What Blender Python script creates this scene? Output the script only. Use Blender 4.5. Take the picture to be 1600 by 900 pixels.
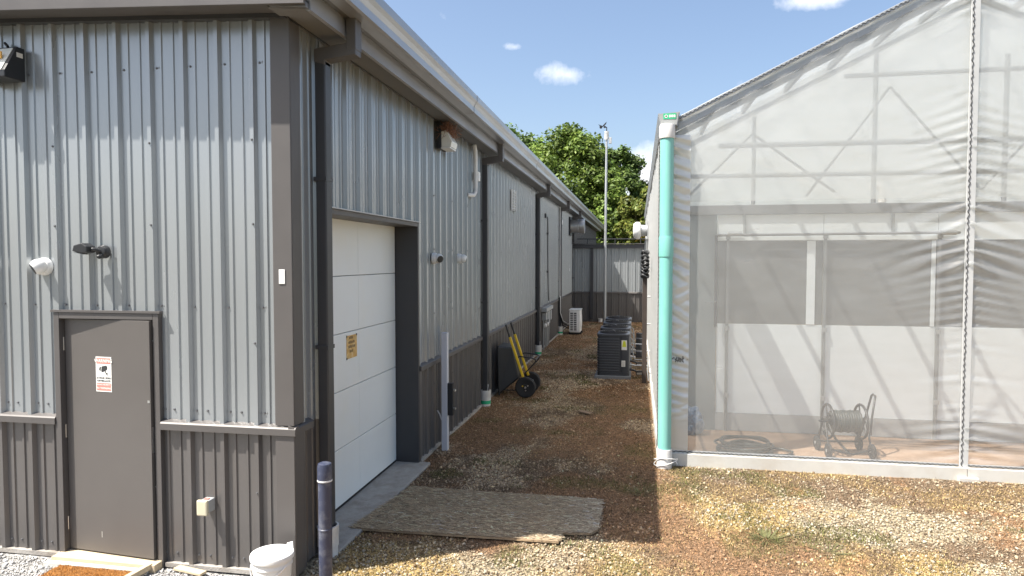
import bpy, bmesh, math, random
import numpy as np
from mathutils import Vector, Matrix

for o in list(bpy.data.objects): bpy.data.objects.remove(o)
S = bpy.context.scene
COL = S.collection
PI = math.pi
rnd = random.Random(7)

# ------------------------------------------------------------------ camera, sky, sun, exposure
cam_d = bpy.data.cameras.new('camera'); cam = bpy.data.objects.new('camera', cam_d); COL.objects.link(cam)
S.camera = cam
cam_d.sensor_width = 36.0; cam_d.lens = 36.0 * 1067 / 1600; cam_d.clip_end = 2000; cam_d.clip_start = 0.05
cam.location = (0, 0, 2.7)
cam.rotation_euler = (math.radians(90 - 2.361), 0, math.radians(10.452))
S.render.resolution_x, S.render.resolution_y = 1024, 576
S.view_settings.view_transform = 'Standard'; S.view_settings.look = 'None'
S.view_settings.exposure = 1.2; S.view_settings.gamma = 1.0

SUN = Vector((-0.5, -0.33, 1.0)).normalized()
W = bpy.data.worlds.new('World'); S.world = W; W.use_nodes = True
nt = W.node_tree; nt.nodes.clear()
def wn(t, **k):
    n = nt.nodes.new(t)
    for a, b in k.items(): setattr(n, a, b)
    return n
sky = wn('ShaderNodeTexSky', sky_type='NISHITA', sun_disc=False)
sky.sun_elevation = math.asin(SUN.z); sky.sun_rotation = math.atan2(SUN.x, SUN.y) % (2 * PI)
sky.air_density = 1.0; sky.dust_density = 3.2; sky.ozone_density = 1.2; sky.altitude = 100
tc = wn('ShaderNodeTexCoord')
noi = wn('ShaderNodeTexNoise'); noi.inputs['Scale'].default_value = 16; noi.inputs['Detail'].default_value = 9; noi.inputs['Roughness'].default_value = 0.6
nt.links.new(tc.outputs['Generated'], noi.inputs['Vector'])
def wmath(op, a, b=None, clamp=False):
    n = wn('ShaderNodeMath', operation=op); n.use_clamp = clamp
    for i, q in enumerate((a, b)):
        if q is None: continue
        if isinstance(q, (int, float)): n.inputs[i].default_value = q
        else: nt.links.new(q, n.inputs[i])
    return n.outputs[0]
acc = None
# small fair-weather cumulus, each a patch of sky direction
PUFFS = [((-0.100, 0.961, 0.259), (17, 17, 34), 0.72), ((-0.169, 0.941, 0.294), (34, 34, 80), 0.6),
         ((0.212, 0.921, 0.327), (15, 15, 45), 0.7), ((0.013, 0.994, 0.113), (12, 12, 13), 0.85),
         ((-0.62, 0.72, 0.28), (6, 6, 15), 0.9), ((0.7, 0.5, 0.45), (5, 5, 13), 0.9), ((0.55, -0.6, 0.5), (4, 4, 9), 0.9),
         ((-0.3, -0.8, 0.3), (4, 4, 11), 0.9), ((0.85, -0.1, 0.25), (5, 5, 12), 0.9)]
for d, sc, amp in PUFFS:
    s1 = wn('ShaderNodeVectorMath', operation='SUBTRACT'); nt.links.new(tc.outputs['Generated'], s1.inputs[0]); s1.inputs[1].default_value = Vector(d).normalized()
    s2 = wn('ShaderNodeVectorMath', operation='MULTIPLY'); nt.links.new(s1.outputs[0], s2.inputs[0]); s2.inputs[1].default_value = sc
    s3 = wn('ShaderNodeVectorMath', operation='LENGTH'); nt.links.new(s2.outputs[0], s3.inputs[0])
    v = wmath('MULTIPLY', wmath('SUBTRACT', 1.0, s3.outputs['Value'], clamp=True), amp)
    acc = v if acc is None else wmath('MAXIMUM', acc, v)
cl = wmath('MULTIPLY', wmath('SUBTRACT', wmath('ADD', acc, wmath('MULTIPLY', noi.outputs[0], 1.35)), 0.90), 1.5, clamp=True)
mixc = wn('ShaderNodeMix', data_type='RGBA')
nt.links.new(cl, mixc.inputs['Factor']); nt.links.new(sky.outputs[0], mixc.inputs['A']); mixc.inputs['B'].default_value = (7.6, 7.5, 7.6, 1)
bg = wn('ShaderNodeBackground'); bg.inputs['Strength'].default_value = 0.098
nt.links.new(mixc.outputs['Result'], bg.inputs['Color'])
wo = wn('ShaderNodeOutputWorld'); nt.links.new(bg.outputs[0], wo.inputs['Surface'])

sl = bpy.data.lights.new('sun', 'SUN'); sl.energy = 5.0; sl.angle = math.radians(0.53); sl.color = (1.0, 0.95, 0.875)
so = bpy.data.objects.new('sun', sl); COL.objects.link(so); so.rotation_euler = (-SUN).to_track_quat('-Z', 'Y').to_euler(); so.location = (-20, -12, 40)
so['kind'] = 'helper'

# ------------------------------------------------------------------ materials
MATS = {}
def mat(name, col, rough=0.6, metal=0.0, var=0.06, nscale=6.0, stretch=(1, 1, 1), bump=0.0, bscale=80.0, spec=0.5, attr=None, dirt=None, dscale=1.5, damt=0.35):
    if name in MATS: return MATS[name]
    m = bpy.data.materials.new(name); m.use_nodes = True; t = m.node_tree; b = t.nodes['Principled BSDF']
    b.inputs['Roughness'].default_value = rough; b.inputs['Metallic'].default_value = metal
    b.inputs['Specular IOR Level'].default_value = spec
    tcn = t.nodes.new('ShaderNodeTexCoord'); mp = t.nodes.new('ShaderNodeMapping'); mp.inputs['Scale'].default_value = stretch
    t.links.new(tcn.outputs['Object'], mp.inputs['Vector'])
    n = t.nodes.new('ShaderNodeTexNoise'); n.inputs['Scale'].default_value = nscale; n.inputs['Detail'].default_value = 6
    t.links.new(mp.outputs[0], n.inputs['Vector'])
    r = t.nodes.new('ShaderNodeMapRange'); r.inputs['From Min'].default_value = .25; r.inputs['From Max'].default_value = .75
    r.inputs['To Min'].default_value = 1 - var; r.inputs['To Max'].default_value = 1 + var
    t.links.new(n.outputs[0], r.inputs[0])
    mul = t.nodes.new('ShaderNodeVectorMath'); mul.operation = 'SCALE'
    if attr:
        a = t.nodes.new('ShaderNodeAttribute'); a.attribute_name = attr; t.links.new(a.outputs['Color'], mul.inputs[0])
    else: mul.inputs[0].default_value = col
    t.links.new(r.outputs[0], mul.inputs['Scale'])
    out = mul.outputs[0]
    if dirt:
        n2 = t.nodes.new('ShaderNodeTexNoise'); n2.inputs['Scale'].default_value = dscale; n2.inputs['Detail'].default_value = 8; n2.inputs['Roughness'].default_value = .65
        t.links.new(mp.outputs[0], n2.inputs['Vector'])
        r2 = t.nodes.new('ShaderNodeMapRange'); r2.inputs['From Min'].default_value = .48; r2.inputs['From Max'].default_value = .75; r2.inputs['To Max'].default_value = damt
        t.links.new(n2.outputs[0], r2.inputs[0])
        mx = t.nodes.new('ShaderNodeMix'); mx.data_type = 'RGBA'; t.links.new(r2.outputs[0], mx.inputs['Factor']); t.links.new(out, mx.inputs['A']); mx.inputs['B'].default_value = (*dirt, 1)
        out = mx.outputs['Result']
    t.links.new(out, b.inputs['Base Color'])
    rr = t.nodes.new('ShaderNodeMapRange'); rr.inputs['To Min'].default_value = max(0.02, rough - .08); rr.inputs['To Max'].default_value = min(1, rough + .1)
    t.links.new(n.outputs[0], rr.inputs[0]); t.links.new(rr.outputs[0], b.inputs['Roughness'])
    if bump:
        bn = t.nodes.new('ShaderNodeTexNoise'); bn.inputs['Scale'].default_value = bscale; bn.inputs['Detail'].default_value = 4
        t.links.new(mp.outputs[0], bn.inputs['Vector'])
        bp = t.nodes.new('ShaderNodeBump'); bp.inputs['Strength'].default_value = bump; bp.inputs['Distance'].default_value = .01
        t.links.new(bn.outputs[0], bp.inputs['Height']); t.links.new(bp.outputs[0], b.inputs['Normal'])
    MATS[name] = m
    return m
STEEL = mat('light_grey_steel', (.345, .366, .377), .24, .40, .03, 1.2, (2, 2, .3), 0, 1.0, dirt=(.35, .36, .36), dscale=1.2, damt=.25)
SLATE = mat('slate_steel', (.130, .122, .117), .32, .25, .05, 1.5, (2, 2, .3), 0, 1.2, dirt=(.12, .105, .09), dscale=2.5, damt=.3)
TRIM = mat('slate_trim', (.105, .097, .092), .48, .15, .05, 4, bump=.05, bscale=2.0)
DARKT = mat('dark_trim', (.055, .055, .058), .42, .2, .05, 4)
GALV = mat('gutter_steel', (.40, .40, .405), .33, .6, .08, 4, (1, .3, 1), .06, 3.0, dirt=(.2, .19, .18), damt=.35)
EAVE = mat('eave_fascia_steel', (.18, .175, .17), .34, .45, .08, 3, (1, .4, 1), .10, 2.0)
SOFFIT = mat('soffit', (.15, .148, .145), .6)
ROOF = mat('roof_steel', (.33, .34, .35), .4, .4)
DOORP = mat('door_paint', (.102, .093, .086), .42, 0, .04, 2, bump=.03, bscale=3, dirt=(.125, .115, .105), dscale=1.2, damt=.35)
GARD = mat('garage_door_paint', (.80, .825, .815), .45, 0, .03, 2, bump=.12, bscale=220, dirt=(.70, .67, .57), dscale=1.0, damt=.35)
CORE = mat('dark_core', (.03, .03, .03), .9)
CONC = mat('concrete', (.34, .32, .29), .85, 0, .14, 14, bump=.5, bscale=60, dirt=(.18, .14, .10), dscale=4, damt=.7)
WOODP = mat('pale_timber', (.52, .42, .28), .75, 0, .15, 6, (1, 8, 8), .3, 40)
WHITE = mat('white_plastic', (.74, .74, .72), .4, 0, .03, 5, dirt=(.5, .47, .42), dscale=3, damt=.3)
PVC = mat('white_pvc', (.70, .69, .66), .35, 0, .03, 5, dirt=(.42, .36, .28), dscale=3.5, damt=.45)
GREEN = mat('green_band', (.03, .42, .20), .4)
BLACK = mat('black_plastic', (.022, .023, .025), .42, 0, .1, 8)
RUBBER = mat('rubber', (.02, .02, .021), .75, 0, .15, 10, bump=.3, bscale=60)
BLUEP = mat('dark_blue_pipe', (.035, .043, .078), .42, 0, .15, 6, dirt=(.30, .31, .33), dscale=9, damt=.4)
YELLOW = mat('yellow_paint', (.78, .52, .025), .42, 0, .08, 8, dirt=(.4, .28, .06), dscale=5, damt=.4)
CHROME = mat('bright_metal', (.62, .62, .61), .3, .85, .08, 8)
ZINC = mat('galvanised_tube', (.40, .41, .41), .45, .45, .08, 8)
ACB = mat('condenser_paint', (.045, .05, .06), .38, .1, .06, 8)
PADM = mat('condenser_pad', (.17, .18, .19), .8, 0, .1, 10, bump=.2, bscale=80)
BEIGE = mat('beige_plastic', (.55, .50, .36), .5, 0, .05, 8)
PINK = mat('faded_pink_red', (.55, .20, .17), .5, 0, .2, 30)
COIR = mat('coir', (.30, .135, .035), .95, 0, .3, 40, bump=1, bscale=200)
STRAWC = mat('coir_fibre', (.36, .17, .05), .95, 0, .35, 30)
TEAL = mat('teal_sewer_pipe', (.20, .52, .455), .30, 0, .04, 4, (1, 1, .3), dirt=(.42, .66, .6), dscale=2, damt=.35)
WIRE = mat('black_wire', (.03, .03, .03), .5)
BOARD = mat('white_board', (.52, .51, .47), .6, 0, .06, 5, dirt=(.42, .36, .28), dscale=3, damt=.5)
PANELW = mat('white_wall_panel', (.75, .785, .80), .45, 0, .03, 1.5, dirt=(.66, .69, .70), dscale=.8, damt=.5)
SOIL = mat('greenhouse_soil', (.29, .19, .125), .95, 0, .2, 3, bump=.6, bscale=30, dirt=(.5, .36, .26), dscale=2, damt=.6)
HOSE = mat('dark_hose', (.035, .04, .038), .5, 0, .2, 12)
BLUEB = mat('blue_bag', (.07, .13, .22), .5, 0, .2, 6, dirt=(.6, .63, .66), dscale=5, damt=.7)
SIGNW = mat('sign_white', (.78, .77, .72), .4, 0, .04, 20)
SIGNR = mat('sign_faded_red', (.56, .22, .18), .45, 0, .15, 25)
INK = mat('sign_ink', (.03, .03, .03), .6)
SIGNY = mat('sign_faded_orange', (.62, .37, .10), .45, 0, .25, 25, dirt=(.75, .66, .42), dscale=18, damt=.8)
TWIG = mat('twig', (.26, .13, .075), .9, 0, .35, 20)
LENS = mat('light_lens', (.72, .72, .66), .18, 0, .03, 10)
AMBER = mat('amber_chip', (.75, .42, .08), .4)
GREYB = mat('grey_box', (.36, .37, .37), .5, .1, .05, 10)
BROWNP = mat('dark_brown_post', (.045, .033, .027), .7, 0, .2, 8)
BARK = mat('bark', (.10, .075, .055), .95, 0, .25, 4, (1, 1, .3), .8, 12)
POSTM = mat('lavender_grey_post', (.60, .60, .63), .45, 0, .06, 4, (2, 2, .4), dirt=(.36, .35, .38), damt=.4)
SCREWM = mat('screw_head', (.16, .16, .165), .4, .5)

def film_mat(name, opac, col=(.80, .81, .79), rough=.24):
    m = bpy.data.materials.new(name); m.use_nodes = True; t = m.node_tree; t.nodes.clear()
    out = t.nodes.new('ShaderNodeOutputMaterial')
    tr = t.nodes.new('ShaderNodeBsdfTransparent'); tr.inputs[0].default_value = (.97, .98, .97, 1)
    df = t.nodes.new('ShaderNodeBsdfDiffuse'); tl = t.nodes.new('ShaderNodeBsdfTranslucent'); gl = t.nodes.new('ShaderNodeBsdfGlossy')
    for q in (df, tl): q.inputs[0].default_value = (*col, 1)
    gl.inputs['Roughness'].default_value = rough
    tcn = t.nodes.new('ShaderNodeTexCoord')
    mp = t.nodes.new('ShaderNodeMapping'); mp.inputs['Scale'].default_value = (1, 1, 3)
    t.links.new(tcn.outputs['Object'], mp.inputs[0])
    n = t.nodes.new('ShaderNodeTexNoise'); n.inputs['Scale'].default_value = 2.2; n.inputs['Detail'].default_value = 5
    t.links.new(mp.outputs[0], n.inputs['Vector'])
    bp = t.nodes.new('ShaderNodeBump'); bp.inputs['Strength'].default_value = .10; bp.inputs['Distance'].default_value = .03
    t.links.new(n.outputs[0], bp.inputs['Height'])
    for q in (df, tl, gl): t.links.new(bp.outputs[0], q.inputs['Normal'])
    m1 = t.nodes.new('ShaderNodeMixShader'); m1.inputs[0].default_value = .45; t.links.new(df.outputs[0], m1.inputs[1]); t.links.new(tl.outputs[0], m1.inputs[2])
    m2 = t.nodes.new('ShaderNodeMixShader'); m2.inputs[0].default_value = .20; t.links.new(m1.outputs[0], m2.inputs[1]); t.links.new(gl.outputs[0], m2.inputs[2])
    r = t.nodes.new('ShaderNodeMapRange'); r.inputs['To Min'].default_value = opac - .06; r.inputs['To Max'].default_value = opac + .06
    t.links.new(n.outputs[0], r.inputs[0])
    m3 = t.nodes.new('ShaderNodeMixShader'); t.links.new(r.outputs[0], m3.inputs[0]); t.links.new(tr.outputs[0], m3.inputs[1]); t.links.new(m2.outputs[0], m3.inputs[2])
    t.links.new(m3.outputs[0], out.inputs[0])
    MATS[name] = m
    return m
FILM = film_mat('clear_film', .33)
FILML = film_mat('gable_liner_film', .50)
FILM2 = film_mat('milky_film', .82)
FILMR = film_mat('roof_film', .68)
SCREEN = film_mat('grey_shade_screen', .88, (.15, .152, .145), .7)
FRAME = mat('grey_frame_tube', (.24, .245, .245), .5, .2)

# ------------------------------------------------------------------ mesh helpers
def wl(p):
    return Vector(p['_o']) if p is not None else Vector((0, 0, 0))
class MB:
    def __init__(s): s.v = []; s.f = []
    def add(s, vs, fs):
        k = len(s.v); s.v += [tuple(q) for q in vs]; s.f += [tuple(i + k for i in q) for q in fs]; return s
    def box(s, x0, x1, y0, y1, z0, z1):
        return s.add([(x0, y0, z0), (x1, y0, z0), (x1, y1, z0), (x0, y1, z0), (x0, y0, z1), (x1, y0, z1), (x1, y1, z1), (x0, y1, z1)],
                     [(0, 3, 2, 1), (4, 5, 6, 7), (0, 1, 5, 4), (1, 2, 6, 5), (2, 3, 7, 6), (3, 0, 4, 7)])
    def bar(s, a, b, w, h, up=(0, 0, 1)):
        a = Vector(a); b = Vector(b); d = (b - a).normalized(); u = Vector(up)
        if abs(d.dot(u)) > .98: u = Vector((0, 1, 0))
        r = d.cross(u).normalized() * w / 2; u = r.cross(d).normalized() * h / 2
        vs = [p + sx * r + su * u for p in (a, b) for sx, su in ((-1, -1), (1, -1), (1, 1), (-1, 1))]
        return s.add(vs, [(0, 1, 2, 3), (7, 6, 5, 4), (0, 4, 5, 1), (1, 5, 6, 2), (2, 6, 7, 3), (3, 7, 4, 0)])
    def prism(s, poly, axis, a0, a1):
        n = len(poly)
        def P(u, v, a): return {'x': (a, u, v), 'y': (u, a, v), 'z': (u, v, a)}[axis]
        vs = [P(u, v, a0) for u, v in poly] + [P(u, v, a1) for u, v in poly]
        return s.add(vs, [tuple(range(n))[::-1], tuple(range(n, 2 * n))] + [(i, (i + 1) % n, n + (i + 1) % n, n + i) for i in range(n)])
    def sheet(s, line, axis, a0, a1):   # open polyline swept along an axis
        n = len(line)
        def P(u, v, a): return {'x': (a, u, v), 'y': (u, a, v), 'z': (u, v, a)}[axis]
        return s.add([P(u, v, a0) for u, v in line] + [P(u, v, a1) for u, v in line], [(i, i + 1, n + i + 1, n + i) for i in range(n - 1)])
    def tube(s, path, r, n=8, closed=False, caps=True):
        path = [Vector(p) for p in path]; m = len(path); rs = r if isinstance(r, (list, tuple)) else [r] * m
        vs = []; pu = None
        for i, p in enumerate(path):
            if closed: d = path[(i + 1) % m] - path[i - 1]
            else: d = path[min(i + 1, m - 1)] - path[max(i - 1, 0)]
            d.normalize()
            if pu is None:
                u = Vector((0, 0, 1)) if abs(d.z) < .9 else Vector((1, 0, 0))
            else: u = pu
            u = (u - d * u.dot(d)).normalized(); pu = u; w = d.cross(u)
            vs += [p + rs[i] * (math.cos(2 * PI * k / n) * u + math.sin(2 * PI * k / n) * w) for k in range(n)]
        fs = []
        for i in range(m if closed else m - 1):
            j = (i + 1) % m
            fs += [(i * n + k, i * n + (k + 1) % n, j * n + (k + 1) % n, j * n + k) for k in range(n)]
        if caps and not closed: fs += [tuple(range(n))[::-1], tuple((m - 1) * n + k for k in range(n))]
        return s.add(vs, fs)
    def cyl(s, a, b, r0, r1=None, n=20): return s.tube([a, b], [r0, r0 if r1 is None else r1], n)
    def lathe(s, prof, c, axis=(0, 0, 1), n=24):   # prof: (radius, distance along axis)
        ax = Vector(axis).normalized(); u = ax.orthogonal().normalized(); w = ax.cross(u); c = Vector(c); m = len(prof)
        vs = [c + ax * h + r * (math.cos(2 * PI * k / n) * u + math.sin(2 * PI * k / n) * w) for r, h in prof for k in range(n)]
        fs = [(i * n + k, i * n + (k + 1) % n, (i + 1) * n + (k + 1) % n, (i + 1) * n + k) for i in range(m - 1) for k in range(n)]
        fs += [tuple(range(n))[::-1], tuple((m - 1) * n + k for k in range(n))]
        return s.add(vs, fs)
    def build(s, name, m, parent=None, smooth=None, bevel=0, kind=None, recalc=True):
        off = wl(parent); me = bpy.data.meshes.new(name)
        me.from_pydata([(x - off.x, y - off.y, z - off.z) for x, y, z in s.v], [], s.f)
        if recalc:
            bm = bmesh.new(); bm.from_mesh(me); bmesh.ops.recalc_face_normals(bm, faces=bm.faces); bm.to_mesh(me); bm.free()
        me.materials.append(m)
        if smooth:
            me.polygons.foreach_set('use_smooth', [True] * len(me.polygons)); me.set_sharp_from_angle(angle=math.radians(smooth))
        o = bpy.data.objects.new(name, me); COL.objects.link(o); o['_o'] = tuple(off)
        if parent is not None: o.parent = parent
        if bevel:
            b = o.modifiers.new('bevel', 'BEVEL'); b.width = bevel; b.segments = 2; b.limit_method = 'ANGLE'; b.angle_limit = .6
        if kind: o['kind'] = kind
        return o
def tag(o, label=None, cat=None, group=None, kind=None):
    if label: o['label'] = label
    if cat: o['category'] = cat
    if group: o['group'] = group
    if kind: o['kind'] = kind
    return o
def thing(name, label, cat, loc, group=None):
    o = bpy.data.objects.new(name, None); COL.objects.link(o); o.location = loc; o['_o'] = tuple(loc); o.empty_display_size = .1
    return tag(o, label, cat, group)
def copy_tree(o, parent=None):
    c = o.copy(); COL.objects.link(c)
    if parent is not None: c.parent = parent
    for ch in list(o.children): copy_tree(ch, c)
    return c
def text_part(txt, size, origin, xdir, ydir, m, parent, depth=.0006, name='lettering'):
    cu = bpy.data.curves.new('t', 'FONT'); cu.body = txt; cu.size = size; cu.align_x = 'CENTER'; cu.align_y = 'CENTER'; cu.extrude = depth; cu.offset = size * .012
    tmp = bpy.data.objects.new('t', cu); COL.objects.link(tmp)
    dg = bpy.context.evaluated_depsgraph_get(); dg.update(); me = bpy.data.meshes.new_from_object(tmp.evaluated_get(dg))
    bpy.data.objects.remove(tmp)
    x = Vector(xdir).normalized(); y = Vector(ydir).normalized(); z = x.cross(y)
    M = Matrix(((x.x, y.x, z.x, 0), (x.y, y.y, z.y, 0), (x.z, y.z, z.z, 0), (0, 0, 0, 1)))
    me.transform(Matrix.Translation(Vector(origin) - wl(parent)) @ M); me.materials.clear(); me.materials.append(m)
    o = bpy.data.objects.new(name, me); COL.objects.link(o); o.parent = parent; o['_o'] = tuple(wl(parent))
    return o

# value noise for ground and film
class VN:
    def __init__(s, seed): s.g = np.random.default_rng(seed).random((256, 256))
    def __call__(s, x, y):
        x = np.asarray(x, float); y = np.asarray(y, float)
        xi = np.floor(x).astype(int); yi = np.floor(y).astype(int); fx = x - xi; fy = y - yi
        fx = fx * fx * (3 - 2 * fx); fy = fy * fy * (3 - 2 * fy); g = s.g
        a = g[xi % 256, yi % 256]; b = g[(xi + 1) % 256, yi % 256]; c = g[xi % 256, (yi + 1) % 256]; d = g[(xi + 1) % 256, (yi + 1) % 256]
        return (a * (1 - fx) + b * fx) * (1 - fy) + (c * (1 - fx) + d * fx) * fy
    def fbm(s, x, y, o=4):
        r = 0; a = .5; t = 0
        for i in range(o): r = r + a * s(x * 2 ** i + 17 * i, y * 2 ** i + 31 * i); t += a; a *= .5
        return r / t
N1, N2, N3, N4 = VN(1), VN(2), VN(3), VN(4)

# ------------------------------------------------------------------ ground
def sstep(a, b, x):
    t = np.clip((x - a) / (b - a), 0, 1); return t * t * (3 - 2 * t)
def blob(x, y, cx, cy, rx, ry): return np.exp(-(((x - cx) / rx) ** 2 + ((y - cy) / ry) ** 2))
def patches(x, y):
    """moss (rust brown mat), straw, green, debris (dark brown litter); the rest is bare gravel"""
    alley = sstep(.9, .1, x) * sstep(5.4, 7.0, y) * sstep(-3.2, -2.6, x)
    hf = .24 * (N4.fbm(x * 9 + 3, y * 8, 4) - .5); n = N1.fbm(x * 1.1, y * .8, 5) + hf; n2 = N2.fbm(x * 2.3 + 5, y * 1.6, 5) + .2 * (N3.fbm(x * 13, y * 12, 3) - .5); n3 = N3.fbm(x * .9 + 9, y * 1.1, 4) - .8 * hf
    pale = .36 * blob(x, y, -1.9, 8.6, .5, 1.0) + .35 * blob(x, y, -1.2, 12.0, .5, 3) + .3 * blob(x, y, -1.4, 18, .6, 4) + .3 * blob(x, y, 2.2, 7.3, 1.2, .5) + .5 * blob(x, y, -2.0, 5.6, 1.0, .6)
    moss = sstep(.49, .66, n + .035 + .12 * alley + .12 * blob(x, y, .75, 7.7, .5, .45) + .2 * blob(x, y, -2.2, 10.3, .5, .8) + .17 * blob(x, y, -.2, 10.2, .6, 1.5) + .1 * blob(x, y, -.3, 13.5, .8, 1.5) - pale * .55)
    debris = sstep(.42, .60, n2 + .26 * blob(x, y, 2.5, 8.7, 3.8, .38) + .16 * alley * sstep(14, 7, y) - .6 * pale)
    straw = sstep(.48, .64, n3 + .12 * blob(x, y, 3.2, 6.1, 2.0, .7) + .08 * blob(x, y, 4.5, 7.6, 1.2, .8) + .08 * blob(x, y, -.3, 5.7, 1.2, .4)) * (1 - .85 * alley)
    green = sstep(.50, .66, N4.fbm(x * 1.7, y * 1.7, 5) + .15 * blob(x, y, 1.35, 6.75, .5, .35) + .10 * blob(x, y, -1.2, 25, 1.5, 4) - .09) * (.6)
    front = sstep(-2.9, -3.3, x) * sstep(5.6, 5.3, y)      # clean stone along the front wall
    return moss * (1 - front), straw * (1 - front), green * (1 - front), debris * (1 - front), front, alley
C_PALE = np.array((.35, .29, .19)); C_GREY = np.array((.34, .305, .245)); C_ALLEY = np.array((.35, .265, .185)); C_MOSS = np.array((.29, .175, .098)); C_STRAW = np.array((.40, .27, .095))
C_GREEN = np.array((.15, .14, .055)); C_DEB = np.array((.17, .118, .076)); C_FRONT = np.array((.40, .39, .37))
def gcol(x, y):
    mo, st, gr, de, fr, al = patches(x, y)
    def mx(a, b, t): return a * (1 - t[..., None]) + b * t[..., None]
    c = np.broadcast_to(C_PALE, x.shape + (3,)).copy()
    c = mx(c, C_ALLEY, al * .8); c = mx(c, C_STRAW, st * .8); c = mx(c, C_DEB, de * .85); c = mx(c, C_MOSS, mo * .85); c = mx(c, C_GREEN, gr * .7); c = mx(c, C_FRONT, fr)
    far = np.maximum(sstep(1.5, -1.5, y + .8 * N1.fbm(x * .4, y * .4, 3)), np.maximum(sstep(11, 13, x), np.maximum(sstep(31, 33, y), sstep(-11, -13, x))))
    c = mx(c, np.array((.080, .078, .048)), far * (.85 + .3 * N2.fbm(x * .3, y * .3, 3)).clip(0, 1))      # unseen dry grass beyond the yard, added dark to cut bounced light
    return c
def gh_(x, y): return .035 * (N2.fbm(x * .7, y * .7, 3) - .5) + .012 * (N3.fbm(x * 4, y * 4, 3) - .5)
def axis(lo, hi, st, far):
    a = list(np.arange(lo, hi + 1e-6, st)); k = st * 3; b = []; c = []
    p = hi
    while p < far: p += k; k *= 1.6; b.append(p)
    p = lo; k = st * 3
    while p > -far: p -= k; k *= 1.6; c.append(p)
    return np.array(c[::-1] + a + b)
gx = axis(-6.6, 7.2, .065, 600); gy = axis(2.8, 31, .065, 600)
X, Y = np.meshgrid(gx, gy); Z = gh_(X, Y) - .004
nx, ny = len(gx), len(gy); idx = np.arange(nx * ny).reshape(ny, nx)
me = bpy.data.meshes.new('ground')
F = np.stack([idx[:-1, :-1], idx[:-1, 1:], idx[1:, 1:], idx[1:, :-1]], -1).reshape(-1, 4)
def np_mesh(me, V, F, cols=None, smooth=False):
    k = F.shape[1]
    me.vertices.add(len(V)); me.vertices.foreach_set('co', np.ascontiguousarray(V, np.float32).ravel())
    me.loops.add(F.size); me.loops.foreach_set('vertex_index', F.astype(np.int32).ravel())
    me.polygons.add(len(F)); me.polygons.foreach_set('loop_start', np.arange(0, F.size, k, dtype=np.int32)); me.polygons.foreach_set('loop_total', np.full(len(F), k, np.int32))
    if smooth: me.polygons.foreach_set('use_smooth', np.ones(len(F), bool))
    me.update(calc_edges=True); me.validate()
    if cols is not None:
        a = me.color_attributes.new('col', 'FLOAT_COLOR', 'POINT'); a.data.foreach_set('color', np.ascontiguousarray(np.concatenate([cols, np.ones((len(cols), 1))], 1), np.float32).ravel())
np_mesh(me, np.stack([X, Y, Z], -1).reshape(-1, 3), F, gcol(X, Y).reshape(-1, 3), True)
gm = bpy.data.materials.new('gravel_ground'); gm.use_nodes = True; t = gm.node_tree; b = t.nodes['Principled BSDF']; b.inputs['Roughness'].default_value = .95; b.inputs['Specular IOR Level'].default_value = .2
tcn = t.nodes.new('ShaderNodeTexCoord'); at = t.nodes.new('ShaderNodeAttribute'); at.attribute_name = 'col'
vo = t.nodes.new('ShaderNodeTexVoronoi'); vo.inputs['Scale'].default_value = 42; t.links.new(tcn.outputs['Object'], vo.inputs['Vector'])
sep = t.nodes.new('ShaderNodeSeparateColor'); t.links.new(vo.outputs['Color'], sep.inputs[0])
mr = t.nodes.new('ShaderNodeMapRange'); mr.inputs['To Min'].default_value = .36; mr.inputs['To Max'].default_value = 1.25; t.links.new(sep.outputs[0], mr.inputs[0])
fn = t.nodes.new('ShaderNodeTexNoise'); fn.inputs['Scale'].default_value = 130; fn.inputs['Detail'].default_value = 5; t.links.new(tcn.outputs['Object'], fn.inputs['Vector'])
mr2 = t.nodes.new('ShaderNodeMapRange'); mr2.inputs['From Min'].default_value = .3; mr2.inputs['From Max'].default_value = .7; mr2.inputs['To Min'].default_value = .6; mr2.inputs['To Max'].default_value = 1.35; t.links.new(fn.outputs[0], mr2.inputs[0])
mm = t.nodes.new('ShaderNodeMath'); mm.operation = 'MULTIPLY'; t.links.new(mr.outputs[0], mm.inputs[0]); t.links.new(mr2.outputs[0], mm.inputs[1])
sc = t.nodes.new('ShaderNodeVectorMath'); sc.operation = 'SCALE'; t.links.new(at.outputs['Color'], sc.inputs[0]); t.links.new(mm.outputs[0], sc.inputs['Scale']); t.links.new(sc.outputs[0], b.inputs['Base Color'])
ad = t.nodes.new('ShaderNodeMath'); ad.operation = 'SUBTRACT'; t.links.new(fn.outputs[0], ad.inputs[0]); t.links.new(vo.outputs['Distance'], ad.inputs[1])
bp = t.nodes.new('ShaderNodeBump'); bp.inputs['Strength'].default_value = .8; bp.inputs['Distance'].default_value = .012; t.links.new(ad.outputs[0], bp.inputs['Height']); t.links.new(bp.outputs[0], b.inputs['Normal'])
me.materials.append(gm); g = bpy.data.objects.new('ground', me); COL.objects.link(g)
tag(g, 'gravel yard with rust brown moss and straw patches between the buildings', 'ground', kind='structure')

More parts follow.
